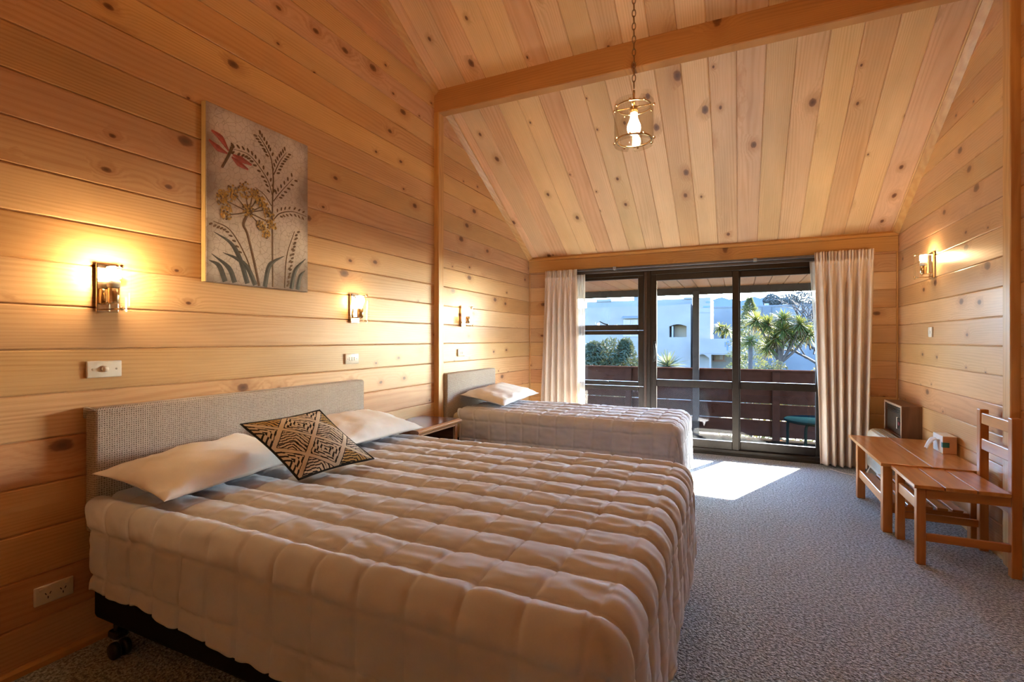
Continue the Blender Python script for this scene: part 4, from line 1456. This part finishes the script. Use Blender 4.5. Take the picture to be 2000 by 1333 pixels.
obj('ground', B(-90, 90, 8.6, 140, GZ - .2, GZ), plain('asphalt_and_grass', (0.0300, 0.0330, 0.0252), .95, 0, .2, .3, .3), kind='structure', label='ground below the balcony')

# hills
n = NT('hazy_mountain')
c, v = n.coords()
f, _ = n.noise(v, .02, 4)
col = n.mixc(n.mr(f, .35, .7), (.050, .062, .075), (.066, .078, .088))  # distance haze painted into the bluish hill colour
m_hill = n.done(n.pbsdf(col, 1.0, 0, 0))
D = 600.0
pk = [(1200, 604), (1300, 600), (1365, 594), (1391, 587), (1400, 583), (1411, 581), (1424, 585), (1432, 584), (1445, 588), (1457, 586), (1465, 582), (1472, 579.5), (1485, 583), (1494, 580.5), (1510, 583), (1522, 586), (1540, 588), (1580, 592), (1680, 598)]
FX, TH, CV = 956.284, .434159, 662.414
V, F = [], []
for i, (u_, v_) in enumerate(pk):
    tt = (u_ - 1000) / FX
    dx, dy = -math.sin(TH) + tt * math.cos(TH), math.cos(TH) + tt * math.sin(TH)
    k = D / dy
    h = (CV - v_) / FX * k + EYE
    for q, (fy, fz) in enumerate(((.93, -.3), (.953, .22), (.977, .62), (1.0, 1.0), (1.05, .1))):
        V.append((dx * k + (8 * noise.noise((i * .7, q * .9, 0)) if q in (1, 2) else 0), D * fy, h * fz + (3 * noise.noise((i * .9, q, 2)) if q in (1, 2) else 0)))
for i in range(len(pk) - 1):
    for q in range(4):
        a = i * 5 + q
        F.append((a, a + 5, a + 6, a + 1))
obj('mountain_range', (V, F), m_hill, kind='structure', label='pale hazy mountain range on the horizon')

# ================================================================== planting
m_cab = leafy('cabbage_tree_leaves', (0.0186, 0.0310, 0.0062), (0.0496, 0.0589, 0.0112), (0.0806, 0.0558, 0.0186), .35)
m_yuc = leafy('yucca_leaves', (0.0155, 0.0279, 0.0161), (0.0310, 0.0496, 0.0279), (0.0620, 0.0496, 0.0279), .25)
m_bush = leafy('dark_bush_leaves', (0.0087, 0.0161, 0.0093), (0.0174, 0.0285, 0.0161), (0.0248, 0.0322, 0.0198), .15)
m_con = leafy('conifer_needles', (0.0186, 0.0310, 0.0136), (0.0372, 0.0496, 0.0217), (0.0527, 0.0527, 0.0248), .3)
m_scr = leafy('scrub_leaves', (0.0217, 0.0248, 0.0093), (0.0465, 0.0434, 0.0186), (0.0620, 0.0446, 0.0310), .3)
m_bark = plain('grey_bark', (0.0300, 0.0240, 0.0204), .9, 0, .2, .25, 6, .4)
m_dead = leafy('dead_skirt_leaves', (0.0682, 0.0465, 0.0217), (0.0930, 0.0651, 0.0310), None, .25)
rg = random.Random(11)


def burst(V, F, c, n, L, w, zmin=-.45, zmax=1.0, droop=.35):
    """a head of sword leaves, each a bent tapering blade."""
    c = Vector(c)
    for k in range(n):
        a = rg.random() * 2 * PI
        zz = lerp(zmin, zmax, rg.random())
        r = math.sqrt(max(0, 1 - zz * zz))
        d = Vector((math.cos(a) * r, math.sin(a) * r, zz))
        l = L * (.7 + .45 * rg.random())
        s = d.cross(Vector((0, 0, 1)))
        s = s.normalized() if s.length > 1e-3 else Vector((1, 0, 0))
        s = (s + Vector((rg.uniform(-.5, .5), rg.uniform(-.5, .5), rg.uniform(-.5, .5)))).normalized()
        b = len(V)
        for f, ww in ((.05, .6), (.45, 1.0), (.8, .7)):
            p = c + d * (l * f) - Vector((0, 0, droop * l * f * f))
            V.append(p - s * w * ww); V.append(p + s * w * ww)
        V.append(c + d * l - Vector((0, 0, droop * l)))
        F += [(b, b + 1, b + 3, b + 2), (b + 2, b + 3, b + 5, b + 4), (b + 4, b + 5, b + 6)]


def leaf_cloud(V, F, blobs, n, size, asp=1.0):
    for k in range(n):
        c, r = blobs[rg.randrange(len(blobs))]
        d = Vector((rg.gauss(0, 1), rg.gauss(0, 1), rg.gauss(0, 1))).normalized()
        q = rg.random() ** .33
        p = Vector(c) + Vector((d.x * r[0], d.y * r[1], d.z * r[2])) * q
        u = Vector((rg.gauss(0, 1), rg.gauss(0, 1), rg.gauss(0, 1))).normalized()
        w = u.orthogonal().normalized()
        s = size * (.6 + .8 * rg.random())
        b = len(V)
        V += [p - u * s * asp, p - w * s * .4, p + u * s * asp, p + w * s * .4]
        F.append((b, b + 1, b + 2, b + 3))


# big cabbage tree
t = thing('cabbage_tree', 'large branching cabbage tree with spiky heads beyond the balcony', 'tree', (1.32, 20, GZ))
heads = [(1.44, 20.0, 1.92), (1.93, 19.8, 1.72), (.95, 20.2, 1.75), (.58, 20.2, 1.90), (1.18, 19.9, 1.25), (1.72, 20.1, 1.30), (2.20, 20.0, 1.42), (1.42, 19.8, 1.55), (.98, 20.1, .95)]
bm = BM()
tube(bm, interp([(1.30, 20, GZ), (1.30, 20, -.6), (1.32, 20, .5), (1.36, 20, 1.0)], 12), [.11] * 5 + [.095] * 4 + [.08] * 4, 10)
for h in heads:
    tube(bm, interp([(1.33, 20, .35), ((1.33 + h[0]) / 2 + .05, (20 + h[1]) / 2, .2 + .45 * h[2]), h], 8), [.055, .052, .048, .045, .042, .038, .034, .03, .028], 8)
obj('trunk', bm, m_bark, t)
for h in heads:
    V, F = [], []
    burst(V, F, h, 240, .54, .015, -.6, 1.0, .2)
    f_ = obj('leaf_head', (V, F), m_cab, t)
    V, F = [], []
    burst(V, F, (h[0], h[1], h[2] - .12), 26, .36, .012, -.9, -.3, .5)
    obj('dead_leaves', (V, F), m_dead, f_)

t = thing('cabbage_tree', 'small cabbage tree rising behind the terrace wall with the blue sign', 'tree', (-.95, 33.5, GZ))
obj('trunk', tube(BM(), [(-.95, 33.5, GZ), (-.93, 33.5, 1.5)], .08, 8), m_bark, t)
for h in ((-1.10, 33.5, 1.95), (-.72, 33.6, 1.85)):
    V, F = [], []
    burst(V, F, h, 120, .62, .022, -.8, 1.0, .35)
    obj('leaf_head', (V, F), m_cab, t)

t = thing('cabbage_tree', 'cabbage tree head low at the left of the conifer, against the door frame', 'tree', (.36, 19, GZ))
obj('trunk', tube(BM(), [(.36, 19, GZ), (.36, 19, 1.1)], .07, 8), m_bark, t)
V, F = [], []
burst(V, F, (.36, 19, 1.15), 170, .38, .012, -.6, 1.0, .3)
obj('leaf_head', (V, F), m_cab, t)

t = thing('yucca', 'dark spiky yucca in front of the white house', 'shrub', (-2.29, 18, GZ))
obj('stem', tube(BM(), [(-2.29, 18, GZ), (-2.29, 18, .2)], .06, 8), m_bark, t)
V, F = [], []
burst(V, F, (-2.29, 18, .25), 260, .72, .017, -.75, 1.0, .15)
obj('leaf_head', (V, F), m_yuc, t)

t = thing('bush', 'dense dark green bush behind the left window', 'bush', (-4.3, 18, GZ))
obj('stem', tube(BM(), [(-4.3, 18, GZ), (-4.3, 18, .0)], .10, 8), m_bark, t)
V, F = [], []
leaf_cloud(V, F, [((-4.9, 18, .3), (.75, .7, .75)), ((-4.3, 18.1, .5), (.7, .7, .78)), ((-3.8, 18, .25), (.55, .6, .75)), ((-4.4, 17.9, -.6), (1.1, .8, .8)), ((-3.75, 18, .9), (.25, .3, .38)), ((-4.95, 18, .75), (.4, .3, .4))], 9500, .062, 1.4)
obj('foliage', (V, F), m_bush, t)


def conifer(name, label, x, y, z0, z1, r, n, mat):
    t = thing(name, label, 'tree', (x, y, GZ))
    obj('trunk', tube(BM(), [(x, y, GZ), (x, y, z1)], [.09, .015], 8), m_bark, t)
    V, F = [], []
    H = z1 - z0
    for k in range(n):
        f = rg.random() ** .8
        tier = 9
        ft = (f * tier) % 1
        rad = min(.72 * r / 2.3 + .12, r * (1 - f)) * (.45 + .75 * (1 - ft)) + .03
        a = rg.random() * 2 * PI
        q = rg.random() ** .5 * rad
        p = Vector((x + math.cos(a) * q, y + math.sin(a) * q, z0 + H * f - .15 * q))
        d = Vector((math.cos(a), math.sin(a), .55 + rg.uniform(-.3, .5))).normalized()
        s = d.orthogonal().normalized()
        l = .13 * (.6 + .6 * rg.random())
        b = len(V)
        V += [p, p + d * l * .5 + s * .017, p + d * l, p + d * l * .5 - s * .017]
        F.append((b, b + 1, b + 2, b + 3))
    obj('needles', (V, F), mat, t)


conifer('conifer', 'young conifer with tiered branches beside the dark door stile', .42, 24, -1.5, 3.02, 2.3, 7000, m_con)
conifer('conifer', 'thin dark conifer top above the house roof, at the left window edge', -12.25, 41.5, 2.0, 5.1, .55, 700, m_bush)

t = thing('hedge', 'dry olive scrub hedge below the cabbage tree', 'hedge', (1.1, 16.5, GZ), kind='stuff')
V, F = [], []
leaf_cloud(V, F, [((.62 + .40 * k, 16.5 + .5 * math.sin(k * 2.1), -.25 + .22 * math.sin(k * 1.7)), (.42, .5, .62)) for k in range(8)], 8000, .045, 1.3)
leaf_cloud(V, F, [((1.2, 16.5, -1.6), (2.0, .6, 1.2))], 1800, .06, 1.3)
obj('foliage', (V, F), m_scr, t)


def twig(bm, p, d, l, r, depth):
    q = p + d * l
    mid = p + d * l * .5 + Vector((rg.uniform(-.1, .1), rg.uniform(-.1, .1), rg.uniform(-.02, .1))) * l
    tube(bm, [p, mid, q], [r, r * .8, r * .6], 5, cap=False)
    if depth == 0: return
    for k in range(3 if depth > 1 else 2):
        nd = (d + Vector((rg.uniform(-.8, .8), rg.uniform(-.8, .8), rg.uniform(-.5, .7)))).normalized()
        f = rg.uniform(.45, 1.0)
        twig(bm, p.lerp(q, f), nd, l * rg.uniform(.55, .8), r * .55, depth - 1)


t = thing('bare_tree', 'leafless grey tree at the right edge of the glass door', 'tree', (2.9, 21, GZ))
bm = BM()
tube(bm, [(2.9, 21, GZ), (2.85, 21, .2)], [.16, .11], 8)
for d in ((-.6, .1, .9), (-.35, -.2, 1.1), (-.8, .1, .5), (.2, .1, 1.0), (-.15, .2, 1.2)):
    twig(bm, Vector((2.85, 21, .15)), Vector(d).normalized(), 1.35, .055, 4)
obj('branches', bm, m_bark, t)
t = thing('rounded_tree', 'round dark tree crown above the grey building roof', 'tree', (4.0, 58, GZ))
obj('trunk', tube(BM(), [(4.0, 58, GZ), (4.0, 58, 3)], .25, 8), m_bark, t)
V, F = [], []
leaf_cloud(V, F, [((3.1, 58, 5.2), (.8, .8, .8)), ((4.6, 58, 4.8), (1.2, .9, 1.2)), ((6.0, 58, 5.0), (1.4, .9, 1.6))], 3500, .14, 1.2)
obj('foliage', (V, F), plain('grey_foliage', (0.0240, 0.0276, 0.0252), .9), t)

# ================================================================== light
SUN = Vector((.413, .911, .398)).normalized()
su = bpy.data.lights.new('sun', 'SUN')
su.energy = SUN_E
su.angle = math.radians(.53)
su.color = (1.0, .90, .76)
so = bpy.data.objects.new('sun', su)
so.rotation_euler = SUN.to_track_quat('Z', 'Y').to_euler()
so.location = (6, 14, 12)
COL.objects.link(so)

wd = bpy.data.worlds.new('world')
S.world = wd
wd.use_nodes = True
nt = wd.node_tree
nt.nodes.clear()
sky = nt.nodes.new('ShaderNodeTexSky')
sky.sky_type = 'NISHITA'
sky.sun_disc = False
sky.sun_elevation = math.asin(SUN.z)
sky.sun_rotation = math.atan2(SUN.x, SUN.y)
sky.air_density = 1.0
sky.dust_density = .6
sky.ozone_density = 1.5
bg = nt.nodes.new('ShaderNodeBackground')
bg.inputs[1].default_value = SKY_E
wo = nt.nodes.new('ShaderNodeOutputWorld')
tint = nt.nodes.new('ShaderNodeVectorMath')
tint.operation = 'MULTIPLY'
tint.inputs[1].default_value = (.80, .97, 1.24)
nt.links.new(sky.outputs[0], tint.inputs[0])
nt.links.new(tint.outputs[0], bg.inputs[0])
nt.links.new(bg.outputs[0], wo.inputs[0])

# ================================================================== camera
cam = bpy.data.cameras.new('camera')
cam.sensor_width = 36.0
cam.lens = 956.284 * 36 / 2000
cam.shift_y = -(666.5 - 662.414) / 2000
cam.clip_start = .02
cam.clip_end = 2000
co = bpy.data.objects.new('camera', cam)
co.location = (0, 0, EYE)
co.rotation_euler = (PI / 2, 0, .434159)
COL.objects.link(co)
S.camera = co

S.view_settings.view_transform = 'Standard'
S.view_settings.look = 'None'
S.view_settings.gamma = 1.0
S.view_settings.exposure = EXPO
S.view_settings.use_curve_mapping = False
cy = S.cycles
cy.use_denoising = True
cy.use_adaptive_sampling = True
cy.adaptive_threshold = .015
cy.max_bounces = 10
cy.diffuse_bounces = 5
cy.glossy_bounces = 4
cy.transmission_bounces = 8
cy.transparent_max_bounces = 16
cy.sample_clamp_indirect = 6.0
cy.caustics_reflective = False
cy.caustics_refractive = False
